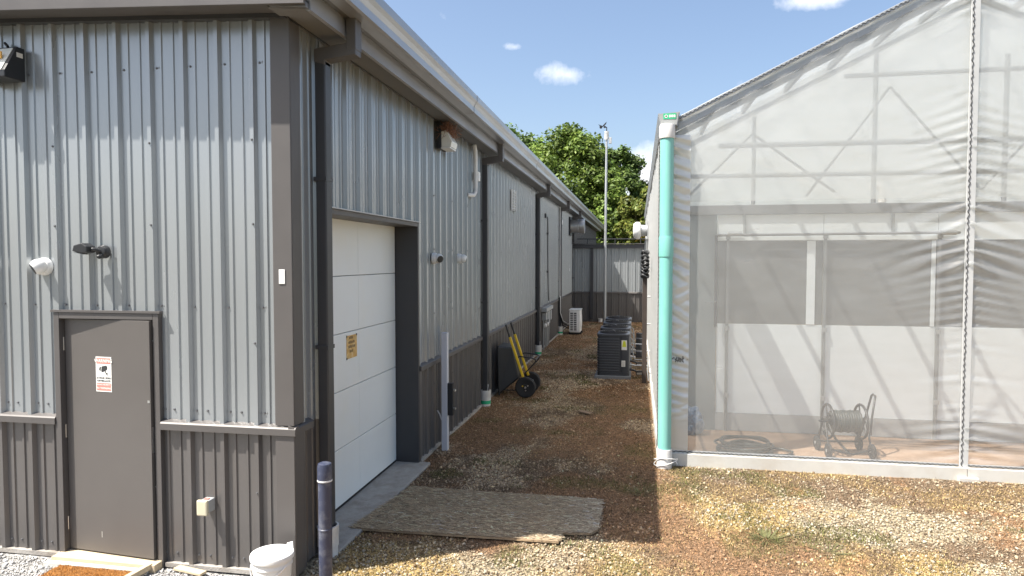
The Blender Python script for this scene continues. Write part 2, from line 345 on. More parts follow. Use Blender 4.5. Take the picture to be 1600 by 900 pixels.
# loose stones and dry plant litter, past counting
rg = np.random.default_rng(11)
def scatter(x0, x1, y0, y1, dens):
    n = int((x1 - x0) * (y1 - y0) * dens); return rg.uniform(x0, x1, n), rg.uniform(y0, y1, n)
def region_points(near, far):  # densities per square metre
    a = [scatter(.3, 5.2, 5.0, 9.1, near), scatter(-2.8, .3, 4.9, 9.2, near), scatter(-2.78, .28, 9.2, 15, near * .6), scatter(-2.78, .28, 15, 29.8, far), scatter(-6.4, -2.7, 4.3, 5.2, near * 1.25)]
    return np.concatenate([q[0] for q in a]), np.concatenate([q[1] for q in a])
px, py = region_points(2700, 560)
mo, st, gr, de, fr, al = patches(px, py)
al_ = al; keep = rg.random(len(px)) < np.clip(1 - .55 * mo - .35 * st - .5 * de - .3 * gr, .1, 1)
px, py, fr, al = px[keep], py[keep], fr[keep], al[keep]; n = len(px); soil = (mo * .7 + de * .5 + .06 * al_).clip(0, 1)[keep]
base = np.array([(1, 0, 0), (-.9, .1, 0), (.1, 1, 0), (0, -1, .1), (.1, .1, .8), (0, 0, -.8)])
OF = np.array([(0, 2, 4), (2, 1, 4), (1, 3, 4), (3, 0, 4), (2, 0, 5), (1, 2, 5), (3, 1, 5), (0, 3, 5)])
V = base[None] * rg.uniform(.6, 1.25, (n, 6, 1)) + rg.normal(0, .12, (n, 6, 3))
size = np.exp(rg.normal(math.log(.0078), .48, n).clip(-6, -3.7)) * np.where(py > 14, 1.35, 1); ang = rg.uniform(0, 2 * PI, n); tilt = rg.normal(0, .5, n)
ca, sa, ct, s_t = np.cos(ang), np.sin(ang), np.cos(tilt), np.sin(tilt)
V = V * size[:, None, None]; x_ = V[..., 0]; z_ = V[..., 2]; V[..., 0], V[..., 2] = x_ * ct[:, None] - z_ * s_t[:, None], x_ * s_t[:, None] + z_ * ct[:, None]
x_ = V[..., 0].copy(); y_ = V[..., 1].copy(); V[..., 0] = x_ * ca[:, None] - y_ * sa[:, None]; V[..., 1] = x_ * sa[:, None] + y_ * ca[:, None]
V += np.stack([px, py, gh_(px, py) + size * .25], -1)[:, None]
mixf = rg.random(n)[:, None]; lum = np.exp(rg.normal(0, .24, n))[:, None]
sc_ = (C_PALE * 1.1 * mixf + C_GREY * (1 - mixf)) * lum; sc_ = np.where(rg.random(n)[:, None] < .27, sc_ * (.40, .33, .27), sc_); sc_ = sc_ * (1 + np.array((.30, .14, .0)) * al[:, None]); sc_ = np.where(fr[:, None] > .5, np.array((.42, .41, .39)) * lum, sc_); tint = gcol(px, py) * lum * 1.35; sm_ = (soil * rg.random(n) * 1.9).clip(0, .95)[:, None]; sc_ = np.clip(sc_ * (1 - sm_) + tint * sm_, .02, .6)
me = bpy.data.meshes.new('gravel'); np_mesh(me, V.reshape(-1, 3), (OF[None] + 6 * np.arange(n)[:, None, None]).reshape(-1, 3), np.repeat(sc_, 6, 0))
me.materials.append(mat('stone', (1, 1, 1), .85, 0, .15, 60, attr='col', spec=.3)); o = bpy.data.objects.new('gravel', me); COL.objects.link(o)
tag(o, 'loose pale gravel stones strewn over the yard and alley', 'gravel', kind='stuff')

px, py = region_points(6500, 1100)
mo, st, gr, de, fr, al = patches(px, py)
pr = np.stack([mo, st * .8, gr * 1.0, de * .8], 1); tot = pr.sum(1); keep = rg.random(len(px)) < np.clip(tot, 0, 1) * .9
px, py, pr = px[keep], py[keep], pr[keep]; n = len(px)
cum = np.cumsum(pr / pr.sum(1, keepdims=True), 1); pick = (rg.random(n)[:, None] > cum).sum(1).clip(0, 3)
pal = np.array([(.30, .17, .085), (.40, .295, .13), (.12, .125, .04), (.18, .12, .075)]) ; cc = np.clip(pal[pick] * np.exp(rg.normal(0, .35, (n, 1))) * np.where(rg.random((n, 1)) < .28, .3, 1), .01, .75)
hgt = np.array([.011, .012, .022, .010])[pick] * rg.uniform(.5, 1.8, n) * np.where(py > 14, 1.4, 1); a = rg.uniform(0, 2 * PI, n); ln = np.array([.016, .020, .018, .018])[pick] * rg.uniform(.4, 1.5, n); wd = rg.uniform(.0016, .004, n) * np.where(py > 13, 1.7, 1)
dx, dy = np.cos(a), np.sin(a); z0 = gh_(px, py)
V = np.stack([np.stack([px - dy * wd, py + dx * wd, z0], -1), np.stack([px + dy * wd, py - dx * wd, z0], -1), np.stack([px + dx * ln, py + dy * ln, z0 + hgt], -1)], 1)
me = bpy.data.meshes.new('plant_litter'); np_mesh(me, V.reshape(-1, 3), np.arange(n * 3).reshape(-1, 3), np.repeat(cc, 3, 0))
me.materials.append(mat('litter', (1, 1, 1), .9, 0, .1, 60, attr='col', spec=.15)); o = bpy.data.objects.new('plant_litter', me); COL.objects.link(o)
tag(o, 'dry moss, straw and grass blades tangled over the gravel', 'litter', kind='stuff')

# green weed tufts by the greenhouse and the board
def tuft(x, y, nb, h, r, label):
    m = MB()
    for i in range(nb):
        a = rnd.uniform(0, 2 * PI); q = r * math.sqrt(rnd.random()); bx, by = x + q * math.cos(a), y + q * math.sin(a); L = h * rnd.uniform(.4, 1); lean = rnd.uniform(.2, .9) * L; w = rnd.uniform(.002, .005)
        p1 = Vector((bx, by, L * .55)); p2 = p1 + Vector((math.cos(a) * lean * .5, math.sin(a) * lean * .5, L * .45)); sd = Vector((-math.sin(a), math.cos(a), 0)) * w
        if not m.v: m.v.append((x, y, -.015))
        k = len(m.v); m.v += [tuple(p1 + sd), tuple(p2), tuple(p1 - sd)]; m.f.append((0, k, k + 1, k + 2))
    o = m.build('weed_tuft', mat('weed_green', (.12, .12, .045), .7, 0, .3, 20), recalc=False); tag(o, label, 'weed', 'green weeds in the gravel'); return o
tuft(1.25, 6.85, 150, .05, .22, 'bushiest green weed tuft in the sunny gravel')
tuft(1.75, 6.62, 70, .035, .24, 'low green weed tuft right of the bushiest one')
tuft(-.62, 6.34, 26, .05, .06, 'tiny green weed at the broken corner of the board')
tuft(.05, 7.95, 40, .06, .18, 'green weed tuft in the shade beside the teal pipe base')

# ------------------------------------------------------------------ metal building
FY = 5.27; SX = -2.86; PITCH = .32; LEND = 47.3; FXL = -10.2
def rake(x): return .045 * (-2.82 - x)         # roof rise along the front gable
bld = thing('metal_building', 'long grey metal building with slate wainscot, garage door and gutter', 'building', (SX, FY, 0))
def ribline(u0, u1, ph):
    """PBR profile heights along u: one high rib and two shallow ones every PITCH"""
    key = [(-.036, 0), (-.019, .036), (.017, .036), (.034, 0), (.088, 0), (.094, .0105), (.112, .0105), (.118, 0), (.202, 0), (.208, .0105), (.226, .0105), (.232, 0)]
    pts = []
    for k in range(int((u0 - ph) / PITCH) - 2, int((u1 - ph) / PITCH) + 3):
        pts += [(ph + k * PITCH + a, h) for a, h in key]
    us = [p[0] for p in pts]; hs = [p[1] for p in pts]
    out = [(u0, float(np.interp(u0, us, hs)))] + [p for p in pts if u0 + 1e-4 < p[0] < u1 - 1e-4] + [(u1, float(np.interp(u1, us, hs)))]
    return out
def panel_front(x0, x1, z0, z1, m, ph=-3.165, y=FY, parent=None, rk=False, name='wall_panel'):
    L = ribline(x0, x1, ph); k = len(L); mb = MB()
    mb.add([(u, y - h, z0) for u, h in L] + [(u, y - h, z1 + (rake(u) if rk else 0)) for u, h in L], [(i, i + 1, k + i + 1, k + i) for i in range(k - 1)])
    return mb.build(name, m, parent or bld, recalc=False)
def panel_side(y0, y1, z0, z1, m, ph=5.42, x=SX, parent=None):
    L = ribline(y0, y1, ph); k = len(L)
    return MB().add([(x + h, u, z0) for u, h in L] + [(x + h, u, z1) for u, h in L], [(i, i + 1, k + i + 1, k + i) for i in range(k - 1)]).build('wall_panel', m, parent or bld, recalc=False)
WT = 1.26                                      # top of the wainscot
# unseen dark box behind the sheets, added to block light
MB().box(FXL, -3.30, FY + .16, LEND, -.05, 4.60).build('light_block_core', CORE, bld)
# front sheets
def steps(a, b, w):
    n = max(1, int(abs(b - a) / w + .999)); return [a + (b - a) * i / n for i in range(n + 1)]
DL, DR, DT = -5.115, -4.065, 2.235             # entry door frame
for xs in ([-2.88, -3.485 + .0], [-3.485, DR]):
    panel_front(min(xs), max(xs), WT, 4.70, STEEL, rk=True); panel_front(min(xs), max(xs), .045, WT, SLATE)
panel_front(DL, DR, DT, 4.70, STEEL, rk=True)
e = steps(DL, FXL, .96)
for i in range(len(e) - 1):
    panel_front(e[i + 1], e[i], WT, 4.70, STEEL, rk=True); panel_front(e[i + 1], e[i], .045, WT, SLATE)
# side sheets
GY0, GY1, GZ = 6.0, 8.53, 3.13
panel_side(5.27, GY0, WT, 4.72, STEEL); panel_side(5.27, GY0, .03, WT, SLATE)
for a, b in zip(steps(GY0, GY1, .96)[:-1], steps(GY0, GY1, .96)[1:]): panel_side(a, b, GZ, 4.72, STEEL)
e = steps(GY1, 29.97, .96)
for i in range(len(e) - 1):
    panel_side(e[i], e[i + 1], WT, 4.72, STEEL); panel_side(e[i], e[i + 1], .02, WT, SLATE)
e = steps(30.02, LEND, 1.92)
for i in range(len(e) - 1): panel_side(e[i], e[i + 1], 3.0, 4.72, SLATE)
# trims
def tr(*a, m=TRIM, name='wainscot_trim', bev=.004): return MB().box(*a).build(name, m, bld, bevel=bev)
tr(-2.985, -2.813, FY - .046, FY - .034, WT + .05, 4.68, name='corner_trim'); tr(-2.825, -2.813, FY - .034, 5.40, WT + .05, 4.66, name='corner_trim')
tr(-2.985, -2.813, FY - .046, FY - .034, .02, WT - .03, name='corner_trim'); tr(-2.825, -2.813, FY - .034, 5.40, .02, WT - .03, name='corner_trim')
LED = [(0, 0), (-.062, 0), (-.062, .055), (-.050, .066), (0, .085)]
def ledge_f(x0, x1): MB().prism([(FY + u, WT - .03 + v) for u, v in LED], 'x', x0, x1).build('wainscot_trim', TRIM, bld)
def ledge_s(y0, y1, x=SX): MB().prism([(x - u, WT - .03 + v) for u, v in LED], 'y', y0, y1).build('wainscot_trim', TRIM, bld)
ledge_f(DR + .004, -2.797); ledge_f(FXL, DL - .004); ledge_s(5.21, 5.55)
DSY = [5.73, 12.3, 19.1, 24.65]
cuts = [GY1 + .06] + [q for d in DSY[1:] for q in (d - .09, d + .09)] + [29.95]
for a, b in zip(cuts[0::2], cuts[1::2]): ledge_s(a, b)
# base strip
tr(DR + .01, -2.82, FY - .04, FY + .01, .012, .05, name='base_trim', m=CONC, bev=0)
tr(FXL, DL - .01, FY - .04, FY + .01, .012, .05, name='base_trim', m=CONC, bev=0)
tr(SX - .03, SX + .045, GY1 + .1, 29.95, -.02, .035, name='base_trim', m=CONC, bev=0)
# gable fascia, soffit, roof
def slab(x0, x1, y0, y1, zb, zt, m, name, bev=0):
    mb = MB(); mb.add([(x0, y0, zb + rake(x0)), (x1, y0, zb + rake(x1)), (x1, y1, zb + rake(x1)), (x0, y1, zb + rake(x0)), (x0, y0, zt + rake(x0)), (x1, y0, zt + rake(x1)), (x1, y1, zt + rake(x1)), (x0, y1, zt + rake(x0))],
                      [(0, 3, 2, 1), (4, 5, 6, 7), (0, 1, 5, 4), (1, 2, 6, 5), (2, 3, 7, 6), (3, 0, 4, 7)])
    return mb.build(name, m, bld, bevel=bev)
slab(FXL, -2.53, 4.93, 4.96, 4.675, 5.00, TRIM, 'rake_fascia', .004)
slab(FXL, -2.53, 4.962, 5.19, 4.70, 4.72, TRIM, 'soffit'); slab(FXL, -2.83, 5.192, 5.275, 4.665, 4.72, DARKT, 'soffit_trim')
slab(FXL, -2.42, 4.91, LEND, 5.005, 5.04, ROOF, 'roof')
# side eave: soffit, lower fascia, upper fascia, gutter
tr(SX - .01, -2.541, 5.00, LEND, 4.675, 4.695, m=SOFFIT, name='soffit', bev=0)
MB().sheet([(SX + .002, 4.692), (SX + .05, 4.685), (SX + .05, 4.665), (SX + .04, 4.665)], 'y', 5.2, LEND).build('eave_trim', DARKT, bld, recalc=False)
MB().prism([(-2.570, 4.652), (-2.540, 4.632), (-2.515, 4.640), (-2.530, 4.805), (-2.570, 4.805)], 'y', 5.02, LEND).build('eave_fascia', GALV, bld)
MB().prism([(-2.560, 4.807), (-2.478, 4.807), (-2.478, 5.0), (-2.560, 5.0)], 'y', 4.965, LEND).build('upper_fascia', EAVE, bld)
GP = [(-2.476, 5.00), (-2.476, 4.80), (-2.34, 4.79), (-2.318, 4.805), (-2.315, 4.875), (-2.295, 4.92), (-2.270, 4.955), (-2.270, 5.035), (-2.292, 5.05), (-2.300, 5.042), (-2.282, 5.030), (-2.282, 4.962), (-2.306, 4.926), (-2.327, 4.88), (-2.330, 4.815), (-2.345, 4.803), (-2.466, 4.812), (-2.466, 5.00)]
e = [4.93, 9.6, 15.7, 21.8, 27.9, 34.0, 40.1, LEND]
for i in range(len(e) - 1):
    gtr = MB().prism(GP, 'y', e[i], e[i + 1] - .004).build('gutter', GALV, bld)
    if i: MB().prism([(x + (.005 if x > -2.40 else 0), z - (.004 if z < 4.82 else 0)) for x, z in GP[:9]], 'y', e[i] - .03, e[i] + .03).build('gutter_joint', GALV, gtr)
    for q in np.arange(e[i] + .4, e[i + 1], .9):
        MB().box(-2.47, -2.29, q, q + .025, 5.026, 5.032).build('gutter_strap', GALV, gtr)
MB().prism(GP[:9], 'y', 4.925, 4.93).build('gutter_end', GALV, bld)
# corner return box under the gable end of the eave
MB().prism([(-2.84, 4.675), (-2.53, 4.645), (-2.53, 4.70), (-2.55, 4.79), (-2.84, 4.79)], 'y', 4.965, 5.018).build('eave_return', EAVE, bld, bevel=.004)
# downspouts: leader box, elbow, drop, drain adapter
def downspout(y, full=True, zb=.20):
    w, d = .062, .050
    mb = MB(); cx = SX + .045 + d
    mb.box(cx - d, cx + d, y - w, y + w, zb, 4.46)
    ds = mb.build('downspout', DARKT, bld, bevel=.012)
    MB().prism([(cx - d - .002, 4.44), (cx - d - .002, 4.555), (-2.430, 4.60), (-2.430, 4.485), (cx + d, 4.45), (cx + d, 4.41)], 'y', y - w - .003, y + w + .003).build('elbow', TRIM, ds, bevel=.008)
    MB().box(-2.514, -2.425, y - w - .006, y + w + .006, 4.53, 4.805).build('leader', TRIM, ds, bevel=.006)
    for z in (1.9, 3.4):
        MB().box(cx - d - .02, cx + d + .004, y - w - .006, y + w + .006, z, z + .035).build('strap', DARKT, ds)
    if full:
        r = .088
        ad = MB().lathe([(r - .01, -.03), (r, -.03), (r, .10), (r + .008, .10), (r + .008, .20), (r + .01, .205), (r + .01, .285), (r - .006, .285), (r - .006, .15)], (cx, y, 0), n=24).build('drain_adapter', PVC, ds, smooth=35)
    return ds, cx
for i, y in enumerate(DSY):
    ds, cx = downspout(y)
    MB().lathe([(.0895, .035 if i else .10), (.0925, .035 if i else .10), (.0925, .165 if i else .15), (.0895, .165 if i else .15)], (cx, y, 0)).build('green_band', GREEN, ds, smooth=35)
    if i: MB().bar((cx + .03, y - .06, .25), (cx + .055, y - .05, .40), .03, .003).build('drain_tab', PVC, ds)
downspout(29.75, False, 3.45)
# entry door, slightly ajar
fr = MB().box(DL, DL + .055, FY - .05, FY + .10, .0, DT).build('door_frame', TRIM, bld, bevel=.003)
MB().box(DR - .055, DR, FY - .05, FY + .10, .0, DT).build('jamb', TRIM, fr, bevel=.003)
MB().box(DL + .056, DR - .056, FY - .05, FY + .10, DT - .055, DT).build('header', TRIM, fr, bevel=.003)
MB().box(DL - .02, DR + .02, FY - .060, FY - .02, DT + .002, DT + .022).build('drip_cap', TRIM, fr)
MB().box(DL + .056, DR - .056, FY + .11, FY + .15, 0, DT).build('door_stop', CORE, fr)
ang = math.radians(-5.0); hx, hy = DL + .062, FY + .03
def dr(u, v, z):       # u along the slab from the hinge, v outwards
    return (hx + u * math.cos(ang) + v * math.sin(ang), hy + u * math.sin(ang) - v * math.cos(ang), z)
def dbox(u0, u1, v0, v1, z0, z1):
    return MB().add([dr(u, v, z) for z in (z0, z1) for u, v in ((u0, v0), (u1, v0), (u1, v1), (u0, v1))], [(0, 3, 2, 1), (4, 5, 6, 7), (0, 1, 5, 4), (1, 2, 6, 5), (2, 3, 7, 6), (3, 0, 4, 7)])
DW = DR - DL - .13
door = dbox(0, DW, -.022, .022, .085, DT - .062).build('entry_door', DOORP, bld, bevel=.002)
for z in (.32, 1.16, 1.95):
    MB().cyl(dr(-.012, .03, z - .06), dr(-.012, .03, z + .06), .011, n=12).build('hinge', CHROME, door, smooth=40)
dbox(DW - .030, DW - .008, .0225, .0245, 1.46, 1.482).build('lock_cylinder', CHROME, door)
dbox(DW - .0005, DW + .002, -.012, .014, 1.02, 1.25).build('latch_plate', CHROME, door)
dbox(.36, .363, .0222, .0230, .22, .275).build('scratch', SIGNW, door)
tr(DL + .01, DR - .01, 5.12, FY + .10, .0, .07, name='door_threshold', m=WOODP, bev=.004)
MB().box(DL - .02, DR - .1, 5.06, 5.118, -.01, .04).build('door_step', BOARD, bld, bevel=.004)
# garage door
gd = MB().box(-3.20, -3.175, GY0 - .2, GY1, 0, GZ + .2).build('garage_door', CORE, bld)
for k in range(5):
    z0 = .055 + k * .618
    s_ = MB().box(-3.175, -3.13, GY0 - .18, GY1 - .012, z0 + .003, z0 + .614).build('section', GARD, gd, bevel=.004)
    MB().box(-3.1295, -3.1278, 7.32, 7.332, z0 + .02, z0 + .59).build('stile_seam', GARD, s_)
MB().box(-3.174, -3.132, GY0 - .18, GY1 - .012, .03, .056).build('bottom_seal', RUBBER, gd)
for a in ((GY1, GY1 + .05), (GY0 - .06, GY0)):
    tr(-3.18, SX + .040, a[0], a[1], .03, GZ + (.05), name='garage_jamb', m=DARKT if a[0] > 7 else TRIM, bev=.003)
tr(-3.18, SX + .040, GY0 + .001, GY1 - .001, GZ, GZ + .05, name='garage_header', m=TRIM, bev=.003)
tr(SX + .030, SX + .060, GY0 - .06, GY1 + .06, GZ + .052, GZ + .066, name='drip_cap', m=GALV, bev=.002)
tr(-3.17, -2.68, GY0 - .28, GY1 + .06, -.05, .028, name='garage_sill', m=CONC, bev=.012)
# fasteners
def screws(parent, pts, nrm, r=.0075):
    mb = MB(); nrm = Vector(nrm)
    for p in pts:
        p = Vector(p); mb.lathe([(r * 1.5, 0), (r * 1.5, .002), (r, .003), (r * .9, .010)], p, nrm, 6)
    mb.build('screw_heads', SCREWM, parent, kind='stuff')
pts = []
for k in range(-20, 2):
    x = -3.165 + k * PITCH
    if not FXL < x + .06 < -3.0: continue
    ind = DL < x + .06 < DR
    for z in (4.34, 2.30, 1.40) if not ind else (4.34, 2.30):
        pts.append((x + .06, FY - .001, z + rnd.uniform(-.004, .004)))
        if k % 3 == 0: pts.append((x + .045 + .045, FY - .001, z))
    if not ind:
        for z in (.13,): pts += [(x + .06, FY - .001, z), (x + .165, FY - .001, z)]
        pts.append((x + .165, FY - .001, 1.40))
    if k % 3 == 0:
        for z in (3.7, 3.0, 2.0, .72): pts.append((x, FY - .036, z))
screws(bld, pts, (0, -1, 0))
pts = []
for k in range(0, 78):
    y = 5.42 + k * PITCH
    if any(abs(y - d) < .11 for d in DSY) or GY0 - .2 < y < GY0 + .1: continue
    for z in ((4.2, 3.2) if y < GY1 + .1 else (4.1, 3.35, 2.45, 1.45)):
        pts.append((SX + .001, y + .06, z))
        if k % 3 == 0 and y > GY1 + .1: pts.append((SX + .036, y, z - .5))
screws(bld, pts, (1, 0, 0), .009)

# ------------------------------------------------------------------ link building across the end of the alley
lk = thing('link_building', 'low metal wing closing the far end of the alley', 'building', (-1.3, 30, 0))
LY = 30.0
e = steps(SX + .03, .62, .96)
for i in range(len(e) - 1):
    panel_front(e[i], e[i + 1], WT, 3.22, STEEL, -2.7, LY, lk); panel_front(e[i], e[i + 1], .0, WT, SLATE, -2.7, LY, lk)
MB().box(SX + .03, .6, LY + .05, LY + 6, 0, 3.3).build('light_block_core', CORE, lk)  # same added light-blocking box behind the low wing
MB().prism([(LY + u, WT - .03 + v) for u, v in LED], 'x', SX + .05, .62).build('wainscot_trim', TRIM, lk)
MB().box(SX + .05, .62, LY - .20, LY + .02, 3.20, 3.36).build('fascia', DARKT, lk, bevel=.006)
MB().prism([(LY - .25, 3.375), (LY - .25, 3.40), (LY + 6, 3.55), (LY + 6, 3.52)], 'x', SX + .05, .62).build('roof', TRIM, lk)
ds = MB().box(-2.05, -1.91, LY - .13, LY - .04, .12, 3.20).build('downspout', DARKT, lk, bevel=.01)
MB().lathe([(.09, -.03), (.09, .09), (.097, .09), (.097, .14)], (-1.6, LY - .1, 0)).build('drain_adapter', PVC, lk, smooth=35)
MB().bar((SX + .2, LY + .3, 3.62), (.3, LY + .3, 3.62), .04, .04).build('roof_rail', DARKT, lk)
for x in (-2.2, -1.0, .1): MB().bar((x, LY + .3, 3.4), (x, LY + .3, 3.62), .03, .03).build('rail_post', DARKT, lk)

# ------------------------------------------------------------------ greenhouse
GX0, GX1, RX, GFY, GBY = .30, 9.30, 4.80, 9.20, 29.7
EZ = 4.46; SL = .487
def rz(x): return EZ + SL * (min(x, 2 * RX - x) - GX0)
gh = thing('greenhouse', 'film covered greenhouse with gabled end and aluminium film battens', 'greenhouse', (4.8, GFY, 0))
def film_front(x0, x1, name, m, y=GFY, seams=(), amp=.03, zb=.15, ztop=None, n=(110, 190)):
    xs = np.linspace(x0, x1, n[0]); V = []
    tt = np.linspace(0, 1, n[1])
    for x in xs:
        zt = (rz(x) - .02) if ztop is None else ztop
        z = zb + (zt - zb) * tt
        d = np.zeros_like(z)
        for sx_, rch, a in seams:
            q = abs(x - sx_); w = math.exp(-q / rch) * (1 - math.exp(-q / .02))
            ph = 5.5 * N1.fbm(z * .9 + sx_ * 7, z * 0 + sx_, 3) * 2 * PI
            en = np.clip(N2.fbm(z * 2.6 + sx_ * 3, z * 0 + 2.7 * sx_, 4) * 5.0 - 1.7, 0, 1.9); w = w * (.55 + .9 * N4.fbm(z * 3 + q * 4, z * 0 + q * 2 + sx_, 2))
            ar = z * 46 + ph + q * (14 + 26 * (N3.fbm(z * .8 + sx_, z * 0, 2) - .5)); d += a * w * en * (np.sin(ar) + .35 * np.sin(2.3 * ar + 1.1))
        d += amp * (N3.fbm(x * .9 + z * .3, z * .7, 3) - .5)
        d += .012 * (N4.fbm(x * 2 + z * 1.2, z * 3, 3) - .5)
        zrake = np.clip((z - (zt - .55)) / .55, 0, 1) * (1 - tt ** 30)
        d += .020 * zrake * np.sin(x * 14 + z * 3 + 5 * N2(np.full_like(z, x * 1.3), z)) * (ztop is None)
        V.append(np.stack([np.full_like(z, x), y + d * (1 - .9 * (tt < .004)), z], -1))
    V = np.array(V).reshape(-1, 3); i = np.arange(n[0] * n[1]).reshape(n[0], n[1])
    F = np.stack([i[:-1, :-1], i[1:, :-1], i[1:, 1:], i[:-1, 1:]], -1).reshape(-1, 4)
    me = bpy.data.meshes.new(name); np_mesh(me, V - np.array(wl(gh)), F, None, True); me.materials.append(m)
    o = bpy.data.objects.new(name, me); COL.objects.link(o); o.parent = gh; o['_o'] = tuple(wl(gh)); return o
SEAM = 3.93
film_front(.33, SEAM, 'film_sheet', FILM, seams=((SEAM, .24, .036),))
film_front(SEAM, GX1, 'film_sheet', FILM, seams=((SEAM, .36, .042),), n=(140, 190))
film_front(.36, .66, 'film_flap', FILM2, y=GFY - .03, seams=((.36, .30, .020), (.66, .12, .008)), ztop=4.32, n=(26, 220))
film_front(.50, RX - .02, 'gable_liner', FILML, y=GFY + .07, ztop=None, zb=3.46, amp=.01, n=(70, 60)); film_front(RX + .02, GX1 - .2, 'gable_liner', FILML, y=GFY + .07, ztop=None, zb=3.46, amp=.01, n=(40, 30))
# side film, roof film
def sheet_quad(name, m, pts, nu, nv, amp, nrm):
    p = [np.array(q, float) for q in pts]; u, v = np.meshgrid(np.linspace(0, 1, nu), np.linspace(0, 1, nv), indexing='ij')
    P = (p[0] * ((1 - u) * (1 - v))[..., None] + p[1] * (u * (1 - v))[..., None] + p[2] * (u * v)[..., None] + p[3] * ((1 - u) * v)[..., None])
    P = P + np.array(nrm) * (amp * (N1.fbm(u * 40, v * 6, 4) - .5))[..., None]
    i = np.arange(nu * nv).reshape(nu, nv); F = np.stack([i[:-1, :-1], i[1:, :-1], i[1:, 1:], i[:-1, 1:]], -1).reshape(-1, 4)
    me = bpy.data.meshes.new(name); np_mesh(me, P.reshape(-1, 3) - np.array(wl(gh)), F, None, True); me.materials.append(m)
    o = bpy.data.objects.new(name, me); COL.objects.link(o); o.parent = gh; o['_o'] = tuple(wl(gh)); return o
sheet_quad('side_film', FILM2, [(GX0, GFY, .1), (GX0, GBY, .1), (GX0, GBY, EZ), (GX0, GFY, EZ)], 220, 24, .05, (1, 0, 0))
sheet_quad('roof_film', FILMR, [(GX0, GFY, rz(GX0)), (GX0, GBY, rz(GX0)), (RX, GBY, rz(RX)), (RX, GFY, rz(RX))], 160, 30, .03, (0, 0, 1))
sheet_quad('roof_film', FILMR, [(GX1, GFY, rz(GX1)), (GX1, GBY, rz(GX1)), (RX, GBY, rz(RX)), (RX, GFY, rz(RX))], 60, 12, .03, (0, 0, 1))
sheet_quad('side_film', FILM2, [(GX1, GFY, .1), (GX1, GBY, .1), (GX1, GBY, EZ), (GX1, GFY, EZ)], 30, 8, .03, (1, 0, 0))
# film lock: aluminium channel + zigzag wire
def lock(a, b, w, nrm, name='film_batten', per=.058, ww=.017, off=0, m=ZINC):
    a = Vector(a); b = Vector(b); nrm = Vector(nrm); d = (b - a); L = d.length; d.normalize(); sd = d.cross(nrm).normalized()
    c = MB(); c.bar(a + nrm * .008, b + nrm * .008, w, .016, up=nrm); ch = c.build(name, m, gh, bevel=.003)
    k = int(L / (per / 2)); path = [a + d * ((i + rnd.uniform(-.25, .25)) * L / k) + sd * (off + ww * (1 if i % 2 else -1) * rnd.uniform(.5, 1.3)) + nrm * .021 for i in range(k + 1)]
    MB().tube(path, .0045, 5).build('zigzag_wire', WIRE, ch)
lock((SEAM + .028, GFY - .012, .12), (SEAM + .028, GFY - .012, rz(SEAM)), .10, (0, -1, 0), per=.075, ww=.010, off=-.026, m=mat('grey_batten', (.46, .47, .465), .5))
lock((.34, GFY - .01, .172), (SEAM - .03, GFY - .01, .172), .03, (0, -1, 0), ww=.008)
lock((SEAM + .08, GFY - .01, .172), (GX1, GFY - .01, .172), .03, (0, -1, 0), ww=.008)
lock((.5, GFY - .012, rz(.5) - .03), (RX, GFY - .012, rz(RX) - .03), .05, (0, -1, 0), ww=.012)
lock((GX0 - .012, GFY + .10, .15), (GX0 - .012, GFY + .10, EZ), .06, (-1, 0, 0), ww=.014)
MB().bar((.42, GFY + .04, rz(.42) - .11), (RX, GFY + .04, rz(RX) - .11), .06, .10).build('rake_rafter', ZINC, gh)
# base boards
MB().box(.30, SEAM + .05, GFY - .075, GFY - .004, -.03, .155).build('base_board', BOARD, gh, bevel=.006)
MB().box(SEAM + .055, GX1, GFY - .068, GFY - .004, -.03, .150).build('base_board', BOARD, gh, bevel=.006)
MB().box(SEAM - .07, SEAM + .16, GFY - .14, GFY - .076, -.02, .05).build('base_board', BOARD, gh, bevel=.01)
MB().box(GX0 - .03, GX0 + .02, GFY + .05, GBY, -.03, .20).build('base_board', BOARD, gh, bevel=.004)
MB().box(.28, .40, GFY - .05, GFY + .09, .0, EZ).build('corner_post', ZINC, gh, bevel=.006)
# front frame bars behind the film
def gtube(a, b, r=.028, name='frame_tube', m=FRAME): return MB().tube([a, b], r, 8).build(name, m, gh, smooth=50)
YF = GFY + .16; IY = 11.10
gtube((1.03, YF, 4.19), (6.2, YF, 4.16), .034, 'girt'); gtube((.4, YF, 3.80), (6.2, YF, 3.78), .030, 'girt'); gtube((2.55, YF, 5.02), (6.5, YF, 5.02), .030, 'girt')
gtube((2.92, YF, 3.42), (2.92, YF, 5.30), .030, 'stud'); gtube((1.47, YF, 3.42), (1.47, YF, 4.55), .026, 'stud'); gtube((4.4, YF, 3.42), (4.4, YF, 5.2), .03, 'stud')
for a, b in (((.6, 3.5), (1.5, 4.4)), ((1.5, 4.4), (2.55, 3.6)), ((2.2, 3.55), (3.2, 4.95)), ((3.2, 4.95), (4.3, 3.6)), ((4.3, 3.6), (5.4, 4.9))):
    gtube((a[0], YF + .35, a[1]), (b[0], YF + .35, b[1]), .018, 'truss_web')
for yy in (GFY + .12, IY - .06):
    MB().bar((GX0 + .1, yy, rz(GX0) - .16), (RX, yy, rz(RX) - .20), .05, .07).build('rafter', FRAME, gh)
    MB().bar((GX1 - .1, yy, rz(GX1) - .16), (RX, yy, rz(RX) - .20), .05, .07).build('rafter', FRAME, gh)
for x in np.arange(.95, 9.2, .62):
    MB().bar((x, GFY + .06, rz(x) - .09), (x, IY, rz(x) - .09), .05, .08).build('purlin', FRAME, gh)
for y in np.arange(11.0, 29.6, 1.85):
    MB().box(GX0 + .03, GX0 + .09, y, y + .06, 0, EZ).build('side_post', ZINC, gh)
